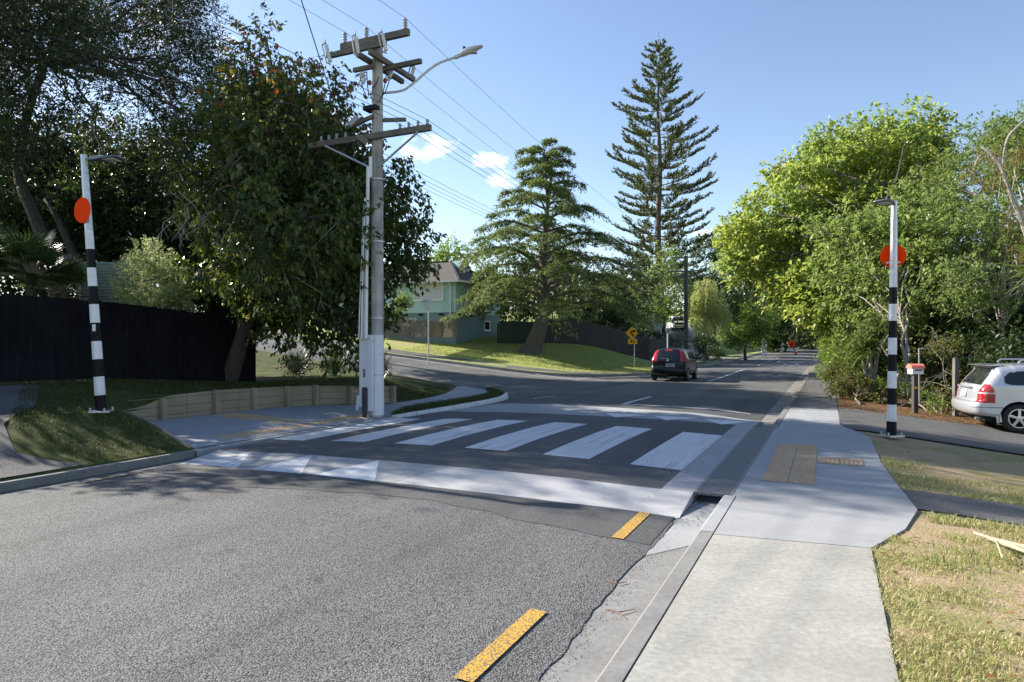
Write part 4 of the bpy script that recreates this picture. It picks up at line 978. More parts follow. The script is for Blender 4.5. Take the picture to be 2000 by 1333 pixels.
# weeping tree
def weeping(base, lobes, label):
    base = Vector(base); r = thing('weeping_tree', label, 'tree', base); tr = MB(); V = []; D = []
    fork = Vector(lobes[0][0]); tr.tube(smooth_line([base-Vector((0, 0, .3)), base.lerp(fork, .5)+Vector((.2, 0, 0)), fork], 4), [.16-.012*i for i in range(9)], 8, False)
    for c, q in lobes:
        limbs(tr, base.lerp(fork, .6), [c], .06, .02)
        for i in range(int(85*q)):
            p = Vector(c)+Vector(rdir(1)[0])*q*RNG.uniform(.5, 1); L = RNG.uniform(.7, 2.0); n = int(L*15)
            tr.tube([p, p-Vector((RNG.normal()*.08, RNG.normal()*.08, L))], .006, 3, False) if i % 4 == 0 else None
            for k in range(n): V.append(p-Vector((RNG.normal()*.05, RNG.normal()*.05, L*k/n))); D.append((RNG.normal()*.5, RNG.normal()*.5, -.8))
    V = np.array([tuple(v) for v in V]); D = unit(np.array(D)); L = RNG.uniform(.12, .2, len(V))
    v, f = leaf_quads(V, D, rdir(len(V)), L, L*.45, .2); np_mesh('crown', v, f, lf_birch, r, RNG.beta(2, 2, len(V))); tr.build('trunk', bark_pale, r, True)
weeping(AT(1370, 690, 62), [(tuple(AT(px, py, 62)), q) for px, py, q in ((1375,560,1.2),(1392,580,1.4),(1362,585,1.0),(1405,605,1.2),(1375,612,1.2))], 'pale green weeping tree just right of the far power pole')
# palms behind the house and on the bank
def feather_palm(label, head, base, nf, L, mat, w=.03):
    r = thing('palm_tree', label, 'palm', base); m = MB(); m.tube([base, Vector(base).lerp(Vector(head), .5), head], [.14, .11, .10], 8); m.build('trunk', bark_grey, r)
    V, Fs, T = [], [], []; mb = MB()
    for i in range(nf):
        a = 2*math.pi*i/nf+RNG.normal()*.2; d = Vector((math.cos(a), math.sin(a), 0)); up = RNG.uniform(.5, 1.3); pts = []
        for k in range(13):
            s = k/12; pts.append(Vector(head)+d*L*s*.9+Vector((0, 0, L*(up*s-1.15*s*s))))
        mb.tube(pts, [.02*(1-k/14) for k in range(13)], 4, False)
        for k in range(2, 13):
            for h_ in range(4):
                p = pts[k-1].lerp(pts[k], h_/4); dd = (pts[k]-pts[k-1]).normalized()
                for sg in (-1, 1):
                    s = dd.cross(Vector((0, 0, 1))).normalized()*sg; e = (s*.8+dd*.6+Vector((0, 0, -.35))).normalized(); l2 = L*.26*(1-abs(k-6)/10)
                    V.append(p); T.append(e); Fs.append(l2)
    P = np.array([tuple(p) for p in V]); D = np.array([tuple(p) for p in T]); Ls = np.array(Fs)
    v, f = leaf_quads(P, D, unit(rdir(len(P))*.4+np.array([0, 0, 1])), Ls, Ls*0+w, .1); np_mesh('fronds', v, f, mat, r, RNG.beta(2, 2, len(P))); mb.build('ribs', twigm, r)
feather_palm('feathery palm showing above the teal house roof', AT(908, 505, 68), AT(908, 640, 68), 12, 2.6, lf_mid, .07)
feather_palm('palm with arching fronds behind the dark fence left of the ute', AT(1283, 655, 58), AT(1284, 690, 58), 13, 2.2, lf_palm, .07)
feather_palm('second low palm beside the yellow curve sign behind the fence', AT(1235, 655, 57), AT(1237, 690, 57), 10, 1.7, lf_palm, .07)

# --- grass blades
def grass(name, pts, hfun, L, w, mat, lean=.5, label=None):
    n = len(pts); z = np.array([hfun(u, v) for u, v in pts]); P = np.array([tuple(W(u, v, zz)) for (u, v), zz in zip(pts, z)])
    a = RNG.uniform(0, 6.28, n); d = np.stack([np.cos(a), np.sin(a), np.zeros(n)], 1); le = np.abs(RNG.normal(0, lean, n))[:, None]
    l = (L*RNG.uniform(.5, 1.3, n))[:, None]; s = np.stack([-np.sin(a), np.cos(a), np.zeros(n)], 1)*(w/2)
    m = P + (np.array([0, 0, .55])+d*le*.35)*l; t = P + (np.array([0, 0, .8])+d*le)*l
    V = np.stack([P-s, P+s, m+s*.8, t, m-s*.8], 1).reshape(-1, 3); i = np.arange(n)*5
    Fq = np.stack([i, i+1, i+2, i+4], 1); Ft = np.stack([i+4, i+2, i+3], 1)
    F_ = np.concatenate([Ft, np.stack([i, i+1, i+2], 1), np.stack([i, i+2, i+4], 1)])
    tone = np.tile(RNG.uniform(0, 1, n), 3)
    o = np_mesh(name, V, F_, mat, None, tone); tag(o, kind='stuff')
    if label: o['label'] = label; o['category'] = 'grass'
    return o
gb_dry = m_leaf('lawn_blade', [(0, (.17, .22, .06)), (.4, (.27, .31, .10)), (.65, (.42, .37, .18)), (1, (.58, .49, .30))], .3, .6, .2)
gb_weed = m_leaf('weed_blade', [(0, (.08, .15, .03)), (.6, (.14, .21, .05)), (1, (.30, .30, .10))], .3, .6, .2)  # greener leaf colour of the longer weed tufts
gb_shade = m_leaf('verge_blade', [(0, (.03, .052, .013)), (.6, (.058, .085, .022)), (1, (.14, .135, .05))], .25, .6, .2)  # blades darkened in colour to match the shade on the left bank
def scatter(n, u0, u1, v0, v1, ok, dens=None):
    u = RNG.uniform(u0, u1, n*3); v = RNG.uniform(v0, v1, n*3)
    if dens is not None:
        q = fbm(np.stack([u, v, u*0], 1), dens[0], dens[2] if len(dens) > 2 else 1); k = q+RNG.normal(size=len(u))*.18 > dens[1]; u, v = u[k], v[k]
    pts = [(a, b) for a, b in zip(u, v) if ok(a, b)]
    return pts[:n]
def path_edge(u): return float(np.interp(u, [-14, 6.22, 7.0, 7.85, 9.0, 10.8, 13.6, 14.5], [.31, .31, .62, .80, .74, .66, .66, .45]))
berm_ok = lambda u, v: v > path_edge(u)-.05*RNG.uniform()**3 and not (6.95+.05*math.sin(v*7) < u < 8.97 and v > .72 and u > 7.75-.25*(v-.7)*.3)
grass('grass', scatter(120000, 1.6, 7.4, .3, 4.6, berm_ok, (1.3, -.02, 1)), landR, .032, .0055, gb_dry, 1.1, 'mown dry grass along the right side of the footpath')
grass('grass', scatter(5200, 1.6, 7.2, .3, 4.6, berm_ok, (3.2, .34, 7)), landR, .075, .007, gb_weed, .8, 'darker longer tufts of weedy grass in the right lawn')
grass('grass', scatter(26000, 8.9, 13.9, .65, 5, lambda u, v: v > path_edge(u) and u < 13.3-.0*v and u > 8.95, (1.4, .3, 4)), landR, .04, .007, gb_dry, 1.0, 'patchy grass round the foot of the right striped pole')
grass('grass', scatter(5000, 6.9, 7.8, .85, 5, lambda u, v: abs(u-(7.62-.06*v)) < .16), landR, .055, .007, gb_dry, .9, 'ragged grass edge of the narrow asphalt side path')
verge_ok = lambda u, v: (v < -9.05 if u < 7.6 else v < -12.42 if u < 14.2 else v < -11.1-.0*u) and not (u > 5.6 and u < 8.3 and v < -9.9 and abs(u-(5.9+.55*(-9.9-v))) < 1.1 and v > -14.6) and u > 5.7 or False
vg = scatter(60000, 5.2, 21.5, -16.2, -9.05, lambda u, v: (v < -9.05-(u-7.4)*2.6 if u > 7.4 and u < 8.9 else v < -9.05 if u <= 7.4 else v < -12.45 if u < 14.3 else v < -11.0-.25*max(0, u-17.5)**1.3) and (u > 5.95 + .62*max(0, -10.9-v) if v > -14.3 else True), (1.2, -.35, 2))
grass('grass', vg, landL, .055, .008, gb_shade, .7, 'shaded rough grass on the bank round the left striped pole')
def strip_ok(u, v):
    lo = np.interp(u, [12.98, 14.6, 18, 20, 21.4], [-9.1, -9.72, -9.72, -10.0, -10.95]); hi = np.interp(u, [12.98, 16, 18.4, 20.2, 21.75], [-9.03, -9.03, -9.13, -9.62, -10.85])
    return lo < v < hi
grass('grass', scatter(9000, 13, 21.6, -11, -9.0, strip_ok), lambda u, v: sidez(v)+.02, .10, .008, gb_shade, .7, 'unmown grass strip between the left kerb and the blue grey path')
lawn_pts = scatter(60000, 35, 50, -24, -9.4, lambda u, v: landL(u, v) > -.5 and u > 35.6+max(0, v+13)*.9)
grass('grass', lawn_pts, landL, .06, .03, m_leaf('far_lawn_blade', [(0, (.24, .31, .09)), (.6, (.33, .39, .13)), (1, (.50, .45, .21))], .3, .6, .2), .8, 'bright mown lawn across the side road')
# litter: fallen leaves and twigs
def litter(pts, hfun, size, mat, label, z=.006):
    n = len(pts); P = np.array([tuple(W(u, v, hfun(u, v)+z)) for u, v in pts]); a = RNG.uniform(0, 6.28, n)
    d = np.stack([np.cos(a), np.sin(a), RNG.normal(0, .15, n)], 1); nn = unit(np.stack([RNG.normal(0, .25, n), RNG.normal(0, .25, n), np.ones(n)], 1)); L = size*RNG.uniform(.5, 1.4, n)
    v, f = leaf_quads(P, unit(d), nn, L, L*.5, .3); o = np_mesh('leaf_litter', v, f, mat, None, RNG.uniform(0, 1, n)); tag(o, label, 'leaf litter', None, 'stuff'); return o
lf_dead = m_leaf('dead_leaf', [(0, (.10, .05, .025)), (.5, (.24, .12, .05)), (1, (.42, .24, .10))], .1, .8, .1)
litter(scatter(900, 18.6, 22, .3, 5.5, lambda u, v: True), landR, .06, lf_dead, 'brown fallen leaves along the driveway edge under the hedge', .04)
litter(scatter(500, 19, 60, -1.35, -.7, lambda u, v: True), lambda u, v: far(u)+(.0 if v > -1.06 else -.11), .06, lf_dead, 'rusty leaves lying in the right gutter', .008)
litter(scatter(150, 1.5, 7, .4, 3.5, berm_ok), landR, .05, lf_dead, 'scattered dry leaves on the right grass', .03)
litter(scatter(240, 6.7, 7.75, -1.38, -1.07, lambda u, v: RNG.uniform() < (u-6.2)/1.5), lambda u, v: -.11, .02, m_leaf('dark_crumb', [(0, (.02, .015, .01)), (1, (.08, .06, .045))], .05, .9, .1), 'dark crumbs of bark in the gutter under the drain grate', .006)
litter(scatter(260, 7.1, 12, -2.6, -1.4, lambda u, v: RNG.uniform() < .6+.4*(v+2.6)), plat_z, .016, m_leaf('dark_debris', [(0, (.02, .015, .01)), (1, (.08, .06, .045))], .05, .9, .1), 'dark specks of debris on the raised crossing', .008)
pf = thing('palm_debris', 'bundle of dry straw coloured palm stalks lying on the right grass', 'palm debris', AT(1990, 1075, 5.2)*1.0)
pd = MB(); zz = .0
def gp(px, py, z): Y = F*(CH-z)/(py-HY); return Vector(((px-CX)*Y/F, Y, z))
for a, b, r_ in (((1902,1040),(2060,1105),.012),((1905,1043),(2080,1098),.010),((1930,1052),(2090,1120),.011),((1940,1050),(1958,1090),.006),((1960,1060),(2075,1085),.008)):
    p, q = gp(*a, .03), gp(*b, .05); pd.tube([p, p.lerp(q, .5)+Vector((0, 0, .02)), q], [r_*.6, r_, r_], 6)
pf.location = gp(1960, 1070, .0); pd.build('stalks', m_bark('dry_straw', (.45, .35, .19), (.66, .54, .33)), pf)
red = m_bark('red_twig', (.14, .05, .035), (.3, .12, .08))
for lab, a, b, c, e in (('larger reddish fallen twig with a side shoot lying in the near gutter', (1185,1190),(1208,1196),(1240,1190),(1222,1208)), ('small reddish fallen twig in the gutter above the larger one', (1190,1135),(1205,1140),(1225,1137),None)):
    tw = MB(); tw.tube([gp(*a, -.105), gp(*b, -.10), gp(*c, -.105)], [.003, .004, .002], 5); o = tw.build('twig', red); tag(o, lab, 'twig')
    if e: tw = MB(); tw.tube([gp(*b, -.10), gp(*e, -.106)], [.003, .002], 5); tw.build('side_shoot', red, o)
# loose chips of stone along the broken edge of the seal
n = 800; u_ = RNG.uniform(1.2, 6.9, n); v_ = -1.40+np.abs(RNG.normal(0, .075, n)); P = np.array([tuple(W(a, b, -.112)) for a, b in zip(u_, v_)]); sz = RNG.uniform(.0025, .006, n)
c4 = np.array([[1, 0, -.5], [-.5, .87, -.5], [-.5, -.87, -.5], [0, 0, .9]]); V = P[:, None, :]+(c4[None]*sz[:, None, None])@np.eye(3)+RNG.normal(size=(n, 4, 3))*.0012
i = np.arange(n)[:, None]*4; Fc = np.concatenate([i+np.array([[0, 1, 3]]), i+np.array([[1, 2, 3]]), i+np.array([[2, 0, 3]])])
o = np_mesh('loose_chips', V.reshape(-1, 3), Fc, plain('stone_chip', (.25, .25, .245), .8, 0, .6, 60)); tag(o, 'loose dark stone chips along the broken edge of the near road seal', 'gravel', None, 'stuff')
# ------------------------------------------------------------------ striped crossing poles
def text_mesh(txt, size, mat, parent, M_, name='lettering', ext=.002):
    cu = bpy.data.curves.new(name, 'FONT'); cu.body = txt; cu.size = size; cu.align_x = 'CENTER'; cu.align_y = 'CENTER'; cu.extrude = ext; cu.offset = size*.012
    to = bpy.data.objects.new('tmp_text', cu); COL.objects.link(to)
    dg = bpy.context.evaluated_depsgraph_get(); me = bpy.data.meshes.new_from_object(to.evaluated_get(dg)); bpy.data.objects.remove(to)
    me.materials.clear(); me.materials.append(mat); me.transform(M_)
    off = wl(parent) if parent is not None else Vector()
    me.transform(Matrix.Translation(-off)); me.name = name
    o = bpy.data.objects.new(name, me); COL.objects.link(o); o.parent = parent; return o
def frame(O, X, Y):            # matrix whose local x, y axes are X, Y
    X = Vector(X).normalized(); Y = Vector(Y).normalized(); N = X.cross(Y)
    m = Matrix((X, Y, N)).transposed().to_4x4(); m.translation = Vector(O); return m
UD, VD, ZD = W(1, 0), W(0, 1), Vector((0, 0, 1))
def striped_pole(label, base, H, bands0, disc_u, disc_h, arm, rot, first_black, lean=(0, 0), plate=True, lamp_len=.55, cap=True):
    b = Vector(base); r = thing('striped_pole', label, 'crossing pole', b, 0, 'striped crossing poles')
    lv = Vector((lean[0], lean[1], 1)); at = lambda h: b+lv*h
    rad = lambda h: .085-.031*h/4.2
    n = 8; h = 0.0; segs = []
    hs = bands0
    black = first_black
    for a, c in zip(hs, hs[1:]):
        m = MB(); k0 = at(a); k1 = at(c)
        m.tube([k0, k1], [rad(a), rad(c)], n); m.build('band', M['black'] if black else M['band_white'], r); black = not black
    m = MB(); m.tube([at(hs[-1]), at(H-.32), at(H-.30), at(H)], [rad(hs[-1]), rad(H-.3), rad(H-.3)*.95, rad(H)*.95], n); m.build('steel_top', M['galv'], r)
    m = MB(); m.box(b+Vector((0, 0, .012)), (.30, .30, .024), rot)
    for sx in (-1, 1):
        for sy in (-1, 1): m.lathe([(.016, 0), (.016, .05), (.006, .055)], 8, b+Vector((sx*.115, sy*.115, .02)))
    m.build('base_plate', M['galv'], r)
    # disc, faces traffic along the road
    dc = at(disc_h) + UD*disc_u*(rad(disc_h)+.025)
    m = MB(); X = VD; k = 40
    m.prism([(.208*math.cos(2*math.pi*i/k), .208*math.sin(2*math.pi*i/k)) for i in range(k)], dc-UD*disc_u*.0, VD, ZD, UD*disc_u, .006); m.build('disc', M['orange'], r)
    m = MB(); m.beam(dc-VD*.11-ZD*.12-UD*disc_u*.012, dc+VD*.11-ZD*.12-UD*disc_u*.012, .02, .03); m.build('clamp', M['galv'], r)
    # lantern on a short outreach
    a = Vector(arm).normalized(); t = at(H-.07)
    m = MB(); m.tube([t, t+a*.18], .022, 8); m.build('outreach', M['galv'], r)
    L = MB(); o = t+a*.12; Y = ZD.cross(a).normalized()
    prof = [(0, .06, .05), (.10, .085, .07), (.22, .12, .075), (.36, .135, .05), (lamp_len, .13, .028), (lamp_len+.015, .10, .022)]
    k0 = len(L.v)
    for s, w, hh in prof:
        c = o+a*s+ZD*(-.005-.02*s)
        for (yy, zz) in ((-1, -.4), (-.92, .2), (-.45, .55), (.45, .55), (.92, .2), (1, -.4), (.8, -.5), (-.8, -.5)): L.v.append(tuple(c+Y*w*yy+ZD*hh*zz))
    for i in range(len(prof)-1):
        for j in range(8): L.face((k0+i*8+j, k0+i*8+(j+1) % 8, k0+(i+1)*8+(j+1) % 8, k0+(i+1)*8+j))
    L.face([k0+j for j in range(8)][::-1]); L.face([k0+(len(prof)-1)*8+j for j in range(8)])
    hd = L.build('lamp_head', M['lamp_grey'], r, True)
    m = MB(); m.lathe([(.038, 0), (.038, .07), (.034, .075)], 12, o+a*.2+ZD*.035); m.build('sensor_cap', M['plastic'], hd)
    m = MB(); m.box(o+a*(lamp_len-.17)-ZD*.045, (.2, .17, .012), math.atan2(a.y, a.x)); m.build('lens', M['lens'], hd)
    return r, at
bR = AT(1741, 852, 12.2); hs = [0, .265] + [.265+.2985*i for i in range(1, 10)]
hs = [(852-y)/109.0*1.0 for y in (852, 823.2, 790.5, 758.7, 725.7, 693.2, 660.7, 627.5, 595, 562.5, 530)]
striped_pole('black and white striped crossing pole with orange disc beside the buff pavers and driveway', bR, (852-394)/109.0, hs[:10]+[(852-529)/109.], 1, (852-500)/109.0, W(-.93, -.36), .2, True, (.012, 0))
bL = AT(198, 805, 11.2)
hl = [(805-y)/119.0 for y in (805, 772, 736, 702, 667, 631, 595, 559.7, 523.7, 487.5, 451.7)]
r_, atL = striped_pole('black and white striped crossing pole with orange disc on the bank before the black fence', bL, (805-303)/119.0, hl, -1, (805-413)/119.0, (1, -.15, .02), .3, True, (-.068, 0))
m = MB(); p = atL(1.32)+Vector((.02, -.085, .06)); m.box(p, (.05, .01, .11)); m.build('sticker', M['white_metal'], r_)

# ------------------------------------------------------------------ power pole with street light
Yp = 15.4
def pp(px, py, dv=0.0, du=0.0):          # point of the photo at the pole's distance, then moved in the road frame
    return AT(px, py, Yp)+VD*dv+UD*du
PB = AT(737, 815, Yp); PB.z = .0
pole = thing('power_pole', 'tall weathered wooden power pole with white painted foot and street light arm by the crossing', 'power pole', PB)
def onarm(px, z):      # point on the v axis line through the pole at height z seen at column px
    # solve PB + VD*t so that it projects on column px
    k = (px-CX)/F; t = (k*PB.y-PB.x)/(VD.x-k*VD.y); q = PB+VD*t; q.z = z; return q
def zrow(py, q): return CH+(HY-py)*q.y/F
m = MB(); m.tube([PB-ZD*.3, PB+ZD*1.9, PB+ZD*5.5, PB+ZD*(zrow(92, PB))], [.148, .142, .132, .122], 14); m.build('shaft', M['pole_wood'], pole, True)
m = MB(); m.tube([PB+ZD*.05, PB+ZD*1.85], [.153, .147], 14); m.build('painted_foot', M['pole_white'], pole, True)
m = MB(); cv = PB+VD*-.21-UD*.11
m.box(cv+ZD*1.0+VD*.0, (.30, .16, 1.55), -PHI); m.build('cable_cover', M['pole_white'], pole, bevel=.01)
m = MB(); m.box(cv+ZD*.99-UD*.083-VD*.01, (.055, .008, .18), -PHI); nb = m.build('number_strip', M['black'], pole)
for i, ch in enumerate('1074'):
    pass
mm = MB()
for i in range(4): mm.box(cv+ZD*(1.045-.037*i)-UD*.089-VD*.01, (.026, .003, .018), -PHI)
mm.build('marks', M['white_metal'], nb)
m = MB(); q = PB-VD*.03-UD*.20; m.box(q+ZD*1.0, (.10, .07, 1.7), -PHI); m.build('guard_strip', M['pole_white'], pole)
m = MB(); q = PB-VD*.16-UD*.26; m.tube([q-ZD*.1, q+ZD*.66, q+ZD*.68], [.055, .055, .045], 12); m.build('black_pipe', M['plastic'], pole, True)
def conduit(x0, x1, y0, y1, r_, mat, name):
    a = pp(x0, y0, 0, -.19); b = pp(x1, y1, 0, -.17); mm = MB(); c = a.lerp(b, .4)+VD*(-.01); mm.tube([a, c, b], r_, 8); mm.build(name, mat, pole)
conduit(725, 728, 662, 330, .04, M['white_metal'], 'conduit'); conduit(716, 722, 662, 390, .022, M['white_metal'], 'conduit')
conduit(711, 720, 662, 400, .017, M['galv'], 'conduit'); conduit(720, 724, 662, 480, .022, plain('beige_pipe', (.5, .44, .34), .6), 'conduit')
m = MB(); m.beam(pp(732, 350, 0, -.15), pp(732, 310, 0, -.15), .07, .05); m.build('riser_cover', M['white_metal'], pole)
for py in (732, 622, 473, 352):
    q = PB.copy(); q.z = zrow(py, q); mm = MB(); mm.lathe([(.165, -.012), (.165, .012)], 14, q); mm.build('strap', M['galv'], pole)
def insulator(p, parent, H=.24, r_=.05, mat=None, n=4, name='insulator'):
    mm = MB(); prof = [(r_*.5, 0)]
    for i in range(n): prof += [(r_*.7, H*(i+.1)/n), (r_, H*(i+.35)/n), (r_*.95, H*(i+.55)/n), (r_*.6, H*(i+.85)/n)]
    prof += [(r_*.45, H), (r_*.2, H+.01)]
    mm.lathe(prof, 12, p); return mm.build(name, mat or M['insul'], parent, True)
def tips(px0, px1, z0): return onarm(px0, z0), onarm(px1, z0)
# high-voltage arms (pair across the road direction)
zH = zrow(84, PB)
a, b = tips(675, 806, zH)
m = MB(); m.beam(a-UD*.15, b-UD*.15, .10, .14); A1 = m.build('crossarm', M['arm_wood'], pole)
HV = []
for px in (682, 724, 799):
    q = onarm(px, zH+.07)-UD*.15; insulator(q, A1, .25, .052, M['insul'], 4); HV.append(q+ZD*.26)
zH2 = zH-.20
a, b = tips(655, 768, zH2); m = MB(); m.beam(a-UD*.28, b-UD*.28, .09, .11); m.build('crossarm', M['arm_wood'], pole)
zH3 = zH-.42
for s in (-.16, .16):
    m = MB(); m.beam(PB+VD*s-UD*.5+ZD*zH3, PB+VD*s+UD*1.25+ZD*zH3, .09, .11); m.build('crossarm', M['arm_wood'], pole)
zH4 = zrow(128, PB)
a, b = tips(735, 812, zH4); m = MB(); m.beam(a+UD*.22, b+UD*.22, .09, .10); m.build('crossarm', M['arm_wood'], pole)
a, b = tips(699, 737, zH4-.08); m = MB(); m.beam(a-UD*.15, b-UD*.15, .08, .09); m.build('crossarm', M['arm_wood'], pole)
# drop-out fuses
def fuse(top, bot, pole=pole):
    mm = MB(); t, b_ = Vector(top), Vector(bot); d = (t-b_)
    M_ = d.to_track_quat('Z', 'Y').to_matrix(); L = d.length
    prof = []
    for i in range(6): prof += [(.036, L*(i+.1)/6), (.048, L*(i+.5)/6), (.036, L*(i+.9)/6)]
    mm.lathe(prof, 10, b_, M=M_); o = mm.build('fuse', M['insul_white'], pole, True)
    k = MB(); s = VD*-.09+UD*-.03
    k.tube([t+d.normalized()*.05, t+s], .016, 6); k.tube([b_-d.normalized()*.05, b_+s], .016, 6); k.tube([t+s, b_+s*.9], .014, 6); k.tube([t, t+d.normalized()*.12], .012, 6)
    k.build('fuse_holder', M['grey_metal'], o)
def pu(px, py, du): 
    # point at column/row on the pole plane shifted along u by du (keeps the image column)
    Y = PB.y+du*CP; return AT(px, py, Y)
fuse(pu(637, 88, -.35), pu(645, 122, -.35)); fuse(pu(695, 72, -.5), pu(700, 106, -.5)); fuse(pu(747, 66, -.5), pu(754, 100, -.5))
fuse(pu(809, 131, .2), pu(804, 148, .2)); fuse(pu(766, 141, .4), pu(757, 158, .4)); fuse(pu(703, 147, -.2), pu(712, 143, -.2)); fuse(pu(708, 164, -.2), pu(713, 152, -.2))
mm = MB(); mm.beam(pu(656, 104, -.3), pu(646, 101, -.35), .03, .02); mm.build('bracket', M['grey_metal'], pole)
for (x0, y0, x1, y1) in ((703,150,716,190),(716,140,720,188),(760,160,745,190),(752,164,741,200),(740,150,728,172),(757,150,770,150)):
    mm = MB(); a, b = pu(x0, y0, -.2), pu(x1, y1, -.2); mm.tube([a, a.lerp(b, .5)-ZD*.06, b], .012, 5); mm.build('lead', M['wire'], pole)
for (x, y) in ((722, 162), (752, 158)):
    mm = MB(); mm.ellipsoid(pu(x, y, -.2), (.045, .045, .06)); mm.build('red_boot', plain('dull_red_rubber', (.16, .03, .025), .6), pole)
# middle boxes
mm = MB(); mm.box(PB+ZD*zrow(215, PB)-UD*.1-VD*.06, (.34, .26, .09), -PHI); mm.build('clamp_block', M['black'], pole)
a, b = tips(688, 787, zrow(237, PB)); mm = MB(); mm.beam(PB+ZD*zrow(231, PB)-UD*.14, a-UD*.14-ZD*.09, .07, .08); mm.build('side_arm', M['arm_wood'], pole)
mm = MB(); mm.beam(PB+ZD*zrow(233, PB)+UD*.1, b+UD*.1-ZD*.03, .06, .08); mm.build('side_arm', M['arm_wood'], pole)
mm = MB(); mm.beam(pu(683, 245, -.2), pu(699, 229, -.2), .10, .10); mm.build('junction_box', M['grey_metal'], pole)
mm = MB(); mm.beam(pu(697, 266, -.3), pu(716, 280, -.25), .13, .12); mm.build('stub_arm', M['arm_wood'], pole)
# low-voltage arm
zL = zrow(271, PB)
a, b = tips(614, 849, zL); mm = MB(); mm.beam(a-UD*.17, b-UD*.17, .10, .13); A4 = mm.build('crossarm', M['arm_wood'], pole)
LV = []
for px in (637, 652, 667, 684, 790, 807, 825, 843):
    q = onarm(px, zL+.065)-UD*.17; insulator(q, A4, .12, .038, M['insul'], 2); LV.append(q+ZD*.11)
for px, e in ((648, 712), (828, 754)):
    q = onarm(px, zL-.07)-UD*.22; f = PB+ZD*zrow(330, PB)-UD*.1+VD*(.1 if px > 735 else -.1); mm = MB(); mm.tube([q, f], .025, 8); mm.build('brace', M['galv'], pole)
# street light
pts = smooth_line([pu(742, 183, 0), pu(783, 178, 0), pu(805, 165, 0), pu(850, 128, 0), pu(893, 111, 0)], 4)
mm = MB(); mm.tube(pts, .028, 8); arm_ = mm.build('light_arm', M['galv'], pole, True)
mm = MB(); a = pu(888, 113, 0); b = pu(905, 106, 0); mm.tube([a, b], .045, 10); mm.build('sleeve', M['galv'], arm_, True)
hd = MB(); o = pu(898, 108, 0); e = pu(943, 91, 0); ax = (e-o); Lh = ax.length; ax.normalize(); Y = ZD.cross(ax).normalized(); Zl = ax.cross(Y)
k0 = 0
prof = [(0, .05, .04, .04), (.08, .085, .085, .06), (.22, .11, .10, .05), (.38, .11, .075, .03), (Lh-.03, .08, .035, .012), (Lh, .04, .012, .004)]
for s, w, up, dn in prof:
    c = o+ax*s
    for j in range(12):
        t = 2*math.pi*j/12; hd.v.append(tuple(c+Y*w*math.cos(t)+Zl*(up if math.sin(t) > 0 else dn)*math.sin(t)))
for i in range(len(prof)-1):
    for j in range(12): hd.face((i*12+j, i*12+(j+1) % 12, (i+1)*12+(j+1) % 12, (i+1)*12+j))
hd.face(list(range(12))[::-1]); hd.face([(len(prof)-1)*12+j for j in range(12)])
lh = hd.build('lamp_head', M['lamp_pale'], pole, True)
mm = MB(); mm.box(o+ax*.28-Zl*.05, (.22, .15, .01), math.atan2(ax.y, ax.x)); mm.build('lens', M['lens'], lh)
mm = MB(); mm.lathe([(.035, 0), (.035, .08), (.03, .085)], 12, o+ax*.1+ZD*.07); mm.build('sensor_cap', M['plastic'], lh)
# low timber peg next to the foot
o = MB(); q = gp(696, 803, .0)+VD*.0; o.tube([q-ZD*.1, q+ZD*.38+VD*.06], [.045, .04], 8); o = o.build('timber_peg', M['pole_white']); tag(o, 'short leaning white peg in the grass beside the power pole foot', 'peg')

# ------------------------------------------------------------------ far pole and the wires
FP = AT(1340, 686, 60); FP.z = landL(*uv_of(FP))-.1
fpole = thing('power_pole', 'distant dark two part power pole behind the black hatchback', 'power pole', FP)
mm = MB()
for s in (-.10, .10): mm.beam(FP+VD*s-ZD*.3, FP+VD*s*.8+ZD*(AT(0, 500, FP.y).z-FP.z-(.0)), .13, .30, (UD.x, UD.y, 0))
mm.build('shaft', m_wood('dark_pole', (.05, .045, .04), (.13, .115, .10), 'Z'), fpole)
mm = MB(); mm.beam(FP+ZD*(AT(0, 503, FP.y).z-FP.z)-VD*1.3, FP+ZD*(AT(0, 503, FP.y).z-FP.z)+VD*1.3, .1, .1); mm.build('crossarm', M['arm_wood'], fpole)
for py in (530, 540):
    mm = MB(); z = AT(0, py, FP.y).z-FP.z; mm.beam(FP+ZD*z-VD*1.5, FP+ZD*z+VD*1.5, .11, .11); c = mm.build('crossarm', M['arm_wood'], fpole)
    for s in (-1.4, -1.0, -.6, .6, 1.0, 1.4): insulator(FP+ZD*(z+.05)+VD*s, c, .12, .04, None, 2)
mm = MB()
for s in (-1, 1): mm.beam(FP+ZD*(AT(0, 520, FP.y).z-FP.z), FP+ZD*(AT(0, 505, FP.y).z-FP.z)+VD*.7*s, .05, .05)
mm.build('brace', M['arm_wood'], fpole)
back = Vector((-.509, -.861, 0))
def span(a, b, sag, n=18):
    return [a.lerp(b, i/n)-ZD*sag*4*(i/n)*(1-i/n) for i in range(n+1)]
zt = {0: AT(0, 500, 60).z, 1: AT(0, 530, 60).z, 2: AT(0, 540, 60).z}
wi = 0
hvn = ['leftmost', 'middle', 'rightmost']
for i, q in enumerate(HV):
    fwd = FP.copy(); fwd.z = zt[0]+.1; fwd += VD*(-1.1, .0, 1.1)[i]
    bk = q + back*48 + ZD*3
    mm = MB(); mm.tube(span(bk, q, .5)+span(q, fwd, 1.0)[1:], .0045, 5)
    o = mm.build('power_line', M['wire']); tag(o, 'thin high wire over the %s top insulator of the near power pole' % hvn[i], 'power line', 'overhead power lines')
names = ['outer left', 'second left', 'third left', 'inner left', 'inner right', 'second right', 'third right', 'outer right']
